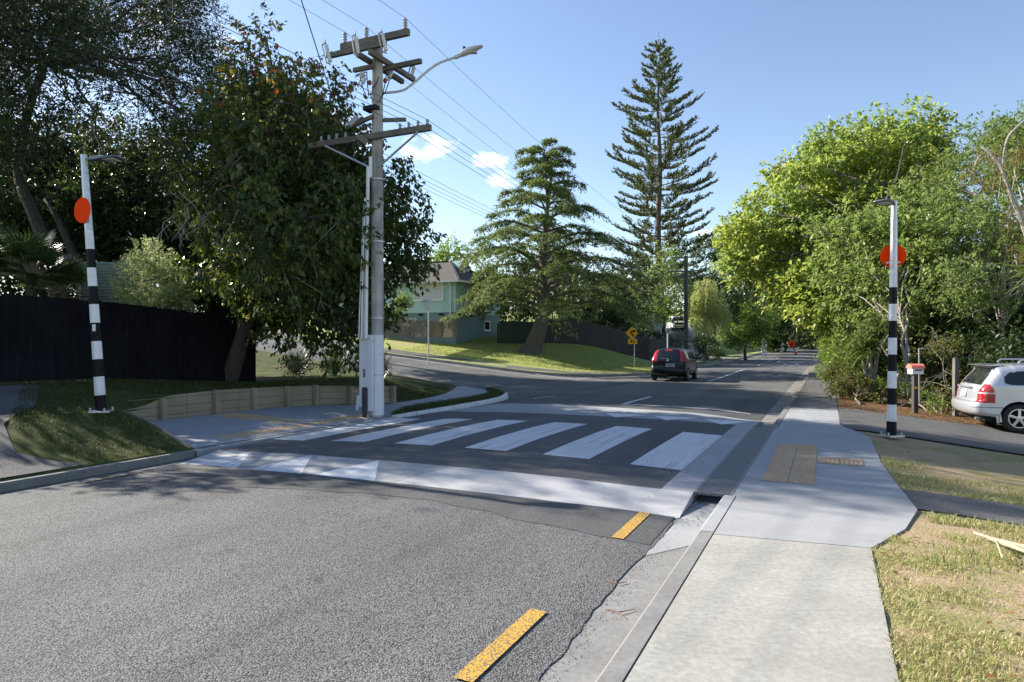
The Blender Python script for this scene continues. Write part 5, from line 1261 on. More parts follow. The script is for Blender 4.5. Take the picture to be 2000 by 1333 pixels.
for i, q in enumerate(LV):
    fwd = FP.copy(); fwd.z = zt[1 if i > 3 else 2]+.15; fwd += VD*(-1.4, -1.0, -.6, -.3, .3, .6, 1.0, 1.4)[i]
    bk = q + back*48 + ZD*(2.2 if i > 3 else -.5)
    mm = MB(); mm.tube((span(bk, q, .3) if i not in (0, 2) else [q])+span(q, fwd, .9)[1:], .0055, 5)
    o = mm.build('power_line', M['wire']); tag(o, 'wire over the %s insulator of the long lower crossarm' % names[i], 'power line', 'overhead power lines')
mm = MB(); a = pu(672, 262, -.1); b = AT(590, 0, 13.0)+Vector((-.3, -.6, 1.2)); mm.tube(span(a, b, .03, 6), .012, 5)
o = mm.build('service_wire', M['wire']); tag(o, 'steep service wire rising from the long lower crossarm out of the picture', 'power line', 'overhead power lines')
mm = MB(); a = FP+ZD*(zt[2]-FP.z-.2); b = AT(1470, 556, 75); b2 = AT(1640, 600, 100)
mm.tube(span(a, b2, .8, 10), .02, 5); o = mm.build('service_wire', M['wire']); tag(o, 'wire sagging from the distant power pole to the right trees', 'power line', 'overhead power lines')
# twin white pole foot further on
tp = AT(1492, 690, 76); t_ = thing('far_pole', 'pale twin legged pole beside the small round tree', 'pole', tp)
mm = MB()
for s in (-.2, .2): mm.tube([tp+Vector((s, 0, -.4)), tp+Vector((s, 0, 1.75))], .12, 8); 
mm.build('white_foot', M['pole_white'], t_)
mm = MB()
for s in (-.2, .2): mm.tube([tp+Vector((s, 0, 1.7)), tp+Vector((s*.7, 0, 8.5))], .11, 8)
mm.build('shaft', M['pole_wood'], t_)

# ------------------------------------------------------------------ timber retaining wall and edging
def lw(u, v): return W(u, v)
RW = [(8.9, -12.36), (14.22, -12.36), (15.72, -10.9)]
rw = thing('retaining_wall', 'low retaining wall of pale treated timber boards with square posts behind the left path', 'retaining wall', W(11.5, -12.3, 0))
def along(s):
    l1 = RW[1][0]-RW[0][0]
    if s <= l1: return (RW[0][0]+s, RW[0][1])
    d = s-l1; L = math.hypot(1.5, 1.46); return (RW[1][0]+1.5*d/L, RW[1][1]+1.46*d/L)
tot = 5.32+2.09
ht = lambda s: np.interp(s, [0, .9, 2.2, 5.3, tot], [.32, .58, .62, .55, .48])
lo_ = lambda s: lpz(*along(s))
n = 4
for k in range(n):
    for a0, a1 in ((0, 1.35), (1.35, 2.75), (2.75, 4.05), (4.05, 5.32), (5.32, tot)):
        mm = MB()
        pts = []
        ss = np.linspace(a0+.004, a1-.004, 5); row = []
        for s in ss:
            p = along(s); top = max(lo_(s)+.02, .62*0+lo_(0)*0 + ht(s)); zb = .02+.172*k - .0*s; zt_ = min(zb+.164, top)
            zb = max(zb, -.05)
            if zt_ < zb+.01: zt_ = zb+.005
            row.append((p, zb, zt_))
        if max(t-b for p, b, t in row) < .02: continue
        for (p, b, t) in row:
            q0 = W(p[0], p[1]); q1 = W(p[0]-.0, p[1]-.05)
            for q, z in ((q0, b), (q0, t), (q1, t), (q1, b)): mm.v.append((q.x, q.y, z))
        for i in range(4):
            for j in range(4): mm.face((i*4+j, i*4+(j+1) % 4, (i+1)*4+(j+1) % 4, (i+1)*4+j))
        mm.face((0, 3, 2, 1)); mm.face((16, 17, 18, 19))
        mm.build('board', M['timber'], rw)
for s in (.72, 2.05, 3.15, 4.25, 5.28, 6.2, tot-.06):
    p = along(s); q = W(p[0]+.0, p[1]+.065); h = ht(s)+.02
    mm = MB(); mm.prism([(-.06, -.12), (.06, -.12), (.06, h-.10), (.06, h-.02), (-.06, h)], q-UD*.0-VD*.05, UD, ZD, VD, .11); mm.build('post', M['timber'], rw, bevel=.006)
ed = thing('timber_edging', 'pale timber edging board running from the retaining wall down to the left kerb', 'edging', W(8.2, -10.8, 0))
mm = MB(); ln = densify([(7.58, -9.04), (8.84, -12.36)], .5)
ribbon(mm, ln, .05, lambda u, v: max(landL(min(u, 8.7), v), lpz(u, v))+.05, .0, .14, -1); mm.build('board', M['timber'], ed)

# ------------------------------------------------------------------ fences, tank
def paling_fence(name, label, cat, line, H, mat, hfun, pw=.1, gap=.006, base_gap=.03, capmat=None, rail=True, jit=.02, t=.02):
    d = densify(line, pw); mid = d[len(d)//2]
    r = thing(name, label, cat, W(mid[0], mid[1], hfun(*mid)))
    mm = MB()
    for i, (a, b) in enumerate(zip(d, d[1:])):
        z = hfun(*a); s = i/len(d); h = (H(s) if callable(H) else H)+random.uniform(-jit, jit)
        p, q = W(*a), W(*b); dd = (q-p); L = dd.length-gap
        ang = math.atan2(dd.y, dd.x); off = (i % 2)*.008*Vector((-dd.y, dd.x, 0)).normalized()
        mm.box((p+q)/2+ZD*(z+base_gap+(h-base_gap)/2)+off, (L+.012, t, h-base_gap), ang)
    mm.build('palings', mat, r)
    if rail:
        for fz in (.25, .8):
            mm = MB()
            for a, b in zip(d[::8], d[8::8]):
                pa, pb = W(*a, hfun(*a)+fz*(H(0) if callable(H) else H)), W(*b, hfun(*b)+fz*(H(1) if callable(H) else H))
                nn = Vector((-(pb-pa).y, (pb-pa).x, 0)).normalized(); mm.beam(pa+nn*.045, pb+nn*.045, .05, .08)
            mm.build('rail', mat, r)
        pm = MB()
        for a in d[::20]: 
            h = (H(0) if callable(H) else H); pm.box(W(*a, hfun(*a)+h*.45)+VD*-.09, (.1, .1, h*.9), -PHI)
        pm.build('posts', mat, r)
    return r
def bh(s): return float(np.interp(s, [0, .36, .52, 1], [1.83, 1.83, 1.8, 1.78]))
paling_fence('paling_fence', 'long black stained paling fence along the top of the left bank', 'fence', [(-2, -15.0), (8.2, -14.95), (14.3, -14.55)], bh, M['fence_black'], lambda u, v: landL(u, v)-.02, .12)
paling_fence('paling_fence', 'short black paling fence returning behind the trunk of the autumn tree', 'fence', [(14.32, -14.6), (14.6, -18.5)], 1.8, M['fence_black'], lambda u, v: landL(u, v)-.02, .12)
cg = AT(157, 575, 18.2); ct = thing('corrugated_panel', 'pale green corrugated iron panel seen above the black fence behind the striped pole', 'iron panel', Vector((cg.x, cg.y, .9)))
mm = MB(); x0, x1 = AT(157, 0, 18.2).x, AT(290, 0, 18.6).x; zb, zt_ = AT(0, 700, 18.2).z, AT(0, 511, 18.2).z; k = 120
for i in range(k+1):
    z = zb+(zt_-zb)*i/k; o_ = .022*math.sin(i/k*(zt_-zb)/.085*2*math.pi)
    mm.v += [(x0, 18.2+o_, z), (x1, 18.6+o_, z)]
for i in range(k): mm.face((2*i, 2*i+1, 2*i+3, 2*i+2))
mm.build('sheet', plain('pale_green_iron', (.32, .39, .36), .5, .3, .12, 3), ct, True)
for xx, yy in ((x0, 18.2), (x1, 18.6)):
    mm = MB(); mm.beam((xx, yy, zb), (xx, yy, zt_+.02), .07, .07); mm.build('post', M['grey_metal'], ct)

# ------------------------------------------------------------------ houses
tile = NT('brown_roof_tile'); v_ = tile.pos(); br = tile.n('ShaderNodeTexBrick'); br.inputs['Scale'].default_value = 3.2; br.inputs['Mortar Size'].default_value = .035
br.inputs['Color1'].default_value = (.062, .05, .046, 1); br.inputs['Color2'].default_value = (.10, .082, .075, 1); br.inputs['Mortar'].default_value = (.035, .03, .028, 1)
tile.l(v_, br.inputs['Vector']); tile.col(br.outputs['Color']); tile.set(Roughness=.8); M['tile'] = tile.m
M['teal'] = plain('teal_weatherboard', (.41, .59, .55), .6, 0, .05, 2); M['teal_dark'] = plain('dark_teal_base', (.14, .215, .235), .7, 0, .08, 2); M['teal_mid'] = plain('teal_plinth', (.21, .325, .31), .7, 0, .06, 2)
M['trim'] = plain('white_trim', (.85, .85, .83), .5, 0, .05, 3)
cur = NT('curtain'); wv = cur.n('ShaderNodeTexWave'); wv.inputs['Scale'].default_value = 4; wv.inputs['Distortion'].default_value = 2; cur.l(cur.pos((1, 1, .05)), wv.inputs['Vector'])
cur.col(cur.ramp(wv.outputs['Fac'], [(0, (.38, .39, .40)), (1, (.82, .82, .80))])); cur.set(Roughness=.8); M['curtain'] = cur.m
def house(label, u0, v0, ul, vl, zb, zm, ze, zr, hip=2.4, eave=.5, detail=True):
    """corner (u0, v0) nearest the road; runs +u for ul and -v for vl"""
    r = thing('house', label, 'house', W(u0, v0, zb))
    def wallbox(a0, a1, b0, b1, z0, z1, mat, name):
        mm = MB(); mm.box(W((a0+a1)/2, (b0+b1)/2, (z0+z1)/2), (abs(b1-b0), abs(a1-a0), z1-z0), -PHI); return mm.build(name, mat, r)
    wallbox(u0+.03, u0+ul, v0-vl, v0-.03, zb-1.2, zm, M['teal_dark'], 'base_wall')
    # weatherboards: lapped boards as one cladding mesh
    mm = MB(); n = int((ze-zm)/.19); bh_ = (ze-zm)/n
    for i in range(n):
        z = zm+bh_*i; tt = .022
        for (p, q, nn) in ((W(u0, v0), W(u0, v0-vl), -UD), (W(u0, v0), W(u0+ul, v0), VD)):
            a0, a1, b1, b0 = p+ZD*z+nn*tt, q+ZD*z+nn*tt, q+ZD*(z+bh_)+nn*.002, p+ZD*(z+bh_)+nn*.002
            mm.add([a0, a1, b1, b0], [(0, 1, 2, 3)] if nn == VD else [(3, 2, 1, 0)]); mm.add([p+ZD*z, q+ZD*z, a1, a0], [(0, 1, 2, 3)])
    mm.box(W(u0+ul/2, v0-vl/2, (zm+ze)/2), (vl, ul, ze-zm-.01), -PHI)
    mm.build('wall', M['teal'], r)
    mm = MB(); mm.beam(W(u0-.012, v0+.012, zm), W(u0-.012, v0+.012, ze), .07, .07); mm.build('corner_board', M['teal'], r)
    A = [W(u0-eave, v0+eave, ze), W(u0+ul+eave, v0+eave, ze), W(u0+ul+eave, v0-vl-eave, ze), W(u0-eave, v0-vl-eave, ze)]
    um = u0+ul/2; R0, R1 = W(um, v0-hip, zr), W(um, v0-vl+hip, zr)
    mm = MB(); mm.add(A+[R0, R1], [(0, 1, 4), (1, 2, 5, 4), (2, 3, 5), (3, 0, 4, 5), (3, 2, 1, 0)]); rf = mm.build('roof', M['tile'], r)
    mm = MB()
    for a, b in ((A[0], R0), (A[1], R0), (R0, R1)): mm.beam(a+ZD*.03, b+ZD*.05, .18, .08)
    mm.build('ridge_tiles', M['tile'], rf)
    mm = MB()
    for a, b in ((A[3], A[0]), (A[0], A[1])): mm.beam(a-ZD*.04, b-ZD*.04, .12, .14)
    mm.build('gutter', M['trim'], r)
    if detail:
        # gablet at the hip end
        t = .45; c = W(um, v0-hip*t*0-hip*.62+.02, 0); zz = ze+(zr-ze)*.52
        gx = UD; mm = MB(); w = .95; zt2 = zr+.02
        P0, P1, P2 = W(um-w, v0-hip*.50, zz), W(um+w, v0-hip*.50, zz), W(um, v0-hip*.50, zt2)
        mm.add([P0, P1, P2, W(um-w, v0-hip*1.0, zz), W(um+w, v0-hip*1.0, zz), W(um, v0-hip*1.2, zt2)], [(0, 1, 2), (1, 4, 5, 2), (3, 0, 2, 5)])
        gb = mm.build('gablet', M['teal_mid'], rf)
        mm = MB(); mm.beam(P0+VD*.05-UD*.1, P2+VD*.05+ZD*.1, .14, .10); mm.beam(P1+VD*.05+UD*.1, P2+VD*.05+ZD*.1, .14, .10); mm.build('verge_tiles', M['tile'], gb)
        def window(c, ax, nn, w, h, name, cols, curtain=True):
            mm = MB(); X = ax
            fr_ = .05
            for s in (-1, 1): mm.beam(c+X*s*w/2-ZD*(h/2+fr_/2)+nn*.05, c+X*s*w/2+ZD*(h/2+fr_/2)+nn*.05, .06, .08, nn)
            for s in (-1, 1): mm.beam(c-X*(w/2-.03)+ZD*s*h/2+nn*.05, c+X*(w/2-.03)+ZD*s*h/2+nn*.05, .08, .06)
            for x in cols: mm.beam(c+X*x-ZD*(h/2-.03)+nn*.045, c+X*x+ZD*(h/2-.03)+nn*.045, .045, .05, nn)
            f = mm.build('window', M['trim'], r)
            mm = MB(); mm.prism([(-w/2, -h/2), (w/2, -h/2), (w/2, h/2), (-w/2, h/2)], c+nn*.028, X, ZD, nn, .006); mm.build('pane', M['curtain'] if curtain else M['glass'], f)
            mm = MB(); mm.beam(c-X*(w/2+.06)-ZD*(h/2+.06)+nn*.07, c+X*(w/2+.06)-ZD*(h/2+.06)+nn*.07, .12, .05); mm.build('sill', M['trim'], f)
            return f
        window(W(u0, v0-2.05, (5.75+4.55)/2+.03), VD, -UD, 2.25, 1.12, 'window', (-.47,))
        window(W(u0+4.5, v0-.03, 2.95), UD, VD, .85, .62, 'small', (), False)
        window(W(u0+2.6, v0, 5.1), UD, VD, 1.2, 1.0, 'side', (0,), False)
        mm = MB(); p = W(u0-.06, v0-.35); mm.tube([p+ZD*(ze-.1)-UD*.25, p+ZD*(ze-.25)-UD*.1, p+ZD*(ze-.35), p+ZD*(zb+.2)], .045, 8); mm.build('downpipe', M['trim'], r)
        for k in (1.1, 2.7, 3.9): 
            mm = MB(); mm.box(W(u0-.012, v0-k, zm-.14), (.36, .03, .13), -PHI); mm.build('vent', M['black'], r)
        for k in (.5, 2.2): 
            mm = MB(); mm.box(W(u0+k, v0-.01, zm-.14), (.03, .3, .12), -PHI); mm.build('vent', M['black'], r)
    return r
HC = AT(890, 655, 45.0); hu, hv = uv_of(HC)
house('teal weatherboard house with brown tiled roof and curtained window across the side road', hu, hv, 6.7, 11, HC.z-.1, AT(0, 610, 45.0).z, AT(0, 549, 45.0).z, AT(0, 511, 48).z+.1)
HC2 = AT(1262, 600, 66); u2, v2 = uv_of(HC2)
house('house with brown tiled roof half hidden behind the cedar branches', u2, v2, 9, 9, AT(0, 640, 66).z-1, AT(0, 600, 66).z, AT(0, 574, 66).z, AT(0, 536, 68).z, 3.5, .5, False)
# diagonal-board fence before the teal house
dfp = [AT(740, 650, 41.6), AT(801, 655, 41.0), AT(893, 652, 44.4)]
df = thing('board_fence', 'weathered brown fence of diagonal boards in front of the teal house', 'fence', Vector((dfp[1].x, dfp[1].y, landL(*uv_of(dfp[1])))))
for a, b, sl in ((dfp[0], dfp[1], .9), (dfp[1], dfp[2], -.9)):
    a = a.copy(); b = b.copy(); a.z = AT(0, 657, a.y).z-.05; b.z = AT(0, 657 if b is not dfp[2] else 655, b.y).z-.05
    if b.y > 43: b.z = AT(0, 656, b.y).z-.1
    d = (b-a); L = d.length; n = int(L/1.7+.5)
    for k in range(n):
        p, q = a.lerp(b, k/n), a.lerp(b, (k+1)/n); X = (q-p); l = X.length; X.normalize(); N = Vector((X.y, -X.x, 0)).normalized()
        if N.y > 0: N = -N
        mm = MB(); H = 1.02; w = .115; s0 = -H
        x = -H
        sg = 1 if k % 2 == 0 else -1
        while x < l:
            # a board leaning at 45 degrees clipped to the panel
            poly = [(x, 0), (x+w, 0), (x+w+H, H), (x+H, H)]
            def clip(poly, xl, keep):
                out = []
                for i in range(len(poly)):
                    A_, B_ = poly[i-1], poly[i]; ia, ib = keep(A_[0]), keep(B_[0])
                    if ia != ib: t = (xl-A_[0])/(B_[0]-A_[0]); out.append((xl, A_[1]+t*(B_[1]-A_[1])))
                    if ib: out.append(B_)
                return out
            poly = clip(poly, 0, lambda z: z >= 0); poly = clip(poly, l, lambda z: z <= l) if poly else poly
            if len(poly) > 2:
                if sg < 0: poly = [(l-a_, b_) for a_, b_ in poly][::-1]
                mm.prism(poly, p+N*random.uniform(.0, .035), X, ZD, N, .02)
            x += w+.04
        mm.build('panel', M['fence_grey'], df)
        mm = MB(); mm.beam(p-ZD*.2, p+ZD*1.08, .1, .1); mm.build('post', M['fence_grey'], df)
def lnd(u, v): return landL(u, v)-.03
fa = AT(1050, 668, 46.5); fb_ = AT(1268, 705, 53); fc = AT(1330, 690, 59)
ua, ub, uc = uv_of(fa), uv_of(fb_), uv_of(fc)
paling_fence('paling_fence', 'dark brown paling fence running down the lawn behind the cedar to the curve sign', 'fence', [ua, ub, (uc[0], uc[1])], 1.75, M['fence_dark'], lnd, .14)
g0, g1 = uv_of(AT(975, 655, 46.2)), uv_of(AT(1048, 655, 46.6))
paling_fence('side_gate', 'dark green boarded gate between the teal house and the cedar trunk', 'gate', [g0, g1], 1.55, m_wood('dark_green_board', (.02, .04, .03), (.04, .07, .05), 'Z'), lnd, .2, .01)

# ------------------------------------------------------------------ signs
def sign_pole(name, label, base, H, r_=.03, cat='road sign'):
    b = Vector(base); r = thing(name, label, cat, b); mm = MB(); mm.tube([b-ZD*.3, b+ZD*H], r_, 10); mm.build('post', M['galv'] if name != 'street_sign' else M['white_metal'], r, True); return r
b = AT(1239, 724, 45); b.z = landL(*uv_of(b))-.01; sc = b.y/F
H = AT(0, 642, 45).z-b.z
r = sign_pole('curve_sign', 'yellow diamond curve warning sign with 45 plate on a grey post', b, H)
c = AT(1234.5, 651, 44.93); s = .425; X = Vector((1, .02, 0)).normalized(); N = Vector((.02, -1, 0)).normalized()
mm = MB(); mm.prism([(0, -s), (s, 0), (0, s), (-s, 0)], c, X, ZD, -N, .012); dm_ = mm.build('diamond', M['sign_yellow'], r)
mm = MB()
arrow = [(.02,-.24),(.02,-.14),(-.07,-.05),(-.075,.03),(-.01,.09)]
def stroke(pts, w, O):
    for p, q in zip(pts, pts[1:]):
        dx, dy = q[0]-p[0], q[1]-p[1]; l = math.hypot(dx, dy); nx, ny = -dy/l*w/2, dx/l*w/2; ex, ey = dx/l*w*.25, dy/l*w*.25
        mm.prism([(p[0]-nx-ex, p[1]-ny-ey), (q[0]-nx+ex, q[1]-ny+ey), (q[0]+nx+ex, q[1]+ny+ey), (p[0]+nx-ex, p[1]+ny-ey)], O, X, ZD, N, .004+.001*random.random())
stroke([(.10,-.25),(.07,-.12),(-.07,-.02),(-.08,.08),(0,.12),(.08,.12)], .085, c+N*.001)
mm.prism([(.06, .02), (.24, .12), (.06, .25)], c+N*.001, X, ZD, N, .0055); mm.build('arrow', M['black'], dm_)
c2 = AT(1235.5, 667.5, 44.93); w, h = .30, .165
mm = MB(); mm.prism([(-w, -h), (w, -h), (w, h), (-w, h)], c2, X, ZD, -N, .012); pl = mm.build('speed_plate', M['sign_yellow'], r)
text_mesh('45', .33, M['black'], pl, frame(c2+N*.004, X, ZD))
# give way sign from behind
b = AT(837, 690, 36.0); b.z = landL(*uv_of(b))
r = sign_pole('give_way_sign', 'back of a white triangular give way sign on the lawn by the side road', b, AT(0, 606, 36).z-b.z, .035)
c = AT(833.8, 585, 35.95); mm = MB(); X = Vector((.93, -.05, 0)); w = .36
k = [(-w*.93, 0), (w*.93, 0), (w, -.06), (.05, -.64), (-.05, -.64), (-w, -.06)]
mm.prism(k, c, VD*.55+Vector((.3, 0, 0)), ZD, Vector((.05, 1, 0)), .012); tr_ = mm.build('plate', M['sign_back'], r)
mm = MB(); mm.beam(c+Vector((-.2, -.02, -.12)), c+Vector((.2, -.02, -.12)), .03, .05); mm.build('bracket', M['galv'], tr_)
# bus-stop style sign
b = AT(1304, 700, 50); b.z = landL(*uv_of(b))
r = sign_pole('street_sign', 'grey square sign on a white post rising behind the black hatchback', b, AT(0, 640, 50).z-b.z, .045)
c = AT(1305, 647, 49.9); mm = MB(); mm.box(c+Vector((.0, 0, 0)), (.36, .02, .42), .1); p_ = mm.build('plate', plain('grey_sign', (.36, .37, .38), .5), r)
mm = MB(); mm.ellipsoid(c+Vector((.02, -.012, .02)), (.1, .004, .11)); mm.build('emblem', plain('dim_grey', (.16, .16, .17), .5), p_)
mm = MB(); mm.box(AT(1293, 647, 50.0), (.22, .02, .40), .1); q_ = mm.build('side_plate', M['black'], r)
mm = MB()
for k in range(3): mm.box(AT(1291.5, 643+4*k, 49.97), (.09, .012, .05), .1)
mm.build('marks', M['white_metal'], q_)
# roadworks board
b = AT(1546, 691, 90); b.z = road_z(uv_of(b)[0], -9)
r = thing('roadworks_sign', 'orange diamond roadworks sign with white plate at the far left kerb', 'road sign', b)
X = Vector((1, 0, 0)); N = Vector((0, -1, 0)); c = AT(1546, 672, 90); s = .56
mm = MB(); mm.prism([(0, -s), (s, 0), (0, s), (-s, 0)], c, X, ZD, -N, .02); d_ = mm.build('diamond', M['orange'], r)
mm = MB(); mm.ellipsoid(c+Vector((.06, -.01, .22)), (.07, .01, .07)); mm.prism([(-.02, -.32), (.08, -.32), (.12, .0), (.10, .14), (0, .12)], c, X, ZD, N, .01); mm.prism([(.02, .08), (-.2, -.16), (-.16, -.2), (.06, .0)], c, X, ZD, N, .011); mm.prism([(-.34, -.22), (-.1, -.22), (-.2, -.06)], c, X, ZD, N, .01); mm.build('worker_symbol', M['black'], d_)
c = AT(1543, 683.5, 89.9); mm = MB(); mm.box(c, (.84, .03, .34)); p_ = mm.build('white_plate', M['white_metal'], r)
mm = MB()
for k in range(4): mm.box(c+Vector((-.2+.09*k, -.018, .02)), (.07, .006, .12))
mm.build('marks', M['grey_metal'], p_)
mm = MB()
for s in (-.35, .35): mm.beam(b+Vector((s, .1, 0)), AT(1546, 680, 90)+Vector((s*.4, .04, 0)), .04, .04)
mm.build('legs', M['grey_metal'], r)
def cone(px, py, Y, H, label):
    b = AT(px, py, Y); b.z = road_z(uv_of(b)[0], -8.5)+.02; r = thing('traffic_cone', label, 'traffic cone', b, 0, 'traffic cones')
    mm = MB(); mm.lathe([(H*.22, .05), (H*.05, H)], 12, b); mm.build('cone', M['orange'], r)
    mm = MB(); mm.box(b+ZD*.025, (H*.5, H*.5, .05)); mm.build('base', M['black'], r)
    mm = MB(); mm.lathe([(H*.152, H*.5), (H*.108, H*.72)], 12, b); mm.build('band', M['band_white'], r)
cone(1554.5, 692, 90, .75, 'orange traffic cone beside the roadworks board')
cone(1590, 683, 126, .9, 'far orange traffic cone against the bright bush at the bend')
# ------------------------------------------------------------------ letterbox
b = AT(1787, 792, 17.3); b.z = landR(*uv_of(b))
lb = thing('letterbox', 'white letterbox with faded red rounded lid on a dark post by the hedge', 'letterbox', b)
Yb = b.y; sc = Yb/F
mm = MB(); q = AT(1786, 0, Yb); h1 = AT(0, 731, Yb).z; mm.beam(b-ZD*.2, Vector((b.x, b.y, h1)), .11, .11); pst = mm.build('post', M['post_dark'], lb)
mm = MB(); mm.box(AT(1786.5, 757.5, Yb)+Vector((0, -.07, 0)), (.045, .01, .045)); mm.build('yellow_tag', M['sign_yellow'], pst)
z0, z1 = AT(0, 731, Yb).z, AT(0, 720, Yb).z; mm = MB(); mm.box((b.x+.015, b.y, (z0+z1)/2), (.27, .26, z1-z0), -.1); bx = mm.build('box', M['box_white'], lb, bevel=.006)
mm = MB(); mm.box((b.x+.015, b.y-.135, z1-.04), (.18, .012, .03), -.1); mm.build('slot', M['black'], bx)
mm = MB(); n = 12
prof = [(.16*math.cos(math.pi*i/n), .115*math.sin(math.pi*i/n)) for i in range(n+1)]
Mx = Matrix.Rotation(-.1, 3, 'Z'); mm.prism(prof, Vector((b.x+.015, b.y, z1+.003))+Mx @ Vector((-.16, 0, 0)), Mx @ Vector((0, 1, 0)), ZD, Mx @ Vector((1, 0, 0)), .32); mm.build('lid', M['red_lid'], lb, True)
rl = thing('pipe_frame', 'thin grey pipe standing behind the letterbox', 'pipe', AT(1796, 790, Yb+.7)); mm = MB(); mm.tube(smooth_line([AT(1796, 790, Yb+.7), AT(1795, 690, Yb+.7), AT(1797, 683, Yb+.7), AT(1810, 681, Yb+.7)], 3), .022, 7); mm.build('pipe', M['grey_metal'], rl)
gp_ = AT(1866, 795, 17.3); o = MB(); o.beam(gp_-ZD*.3, AT(1867, 700, 17.3), .11, .11); o = o.build('garden_post', m_wood('lichen_post', (.06, .052, .045), (.17, .155, .135), 'Z')); tag(o, 'weathered grey post standing in the hedge left of the silver car', 'post')
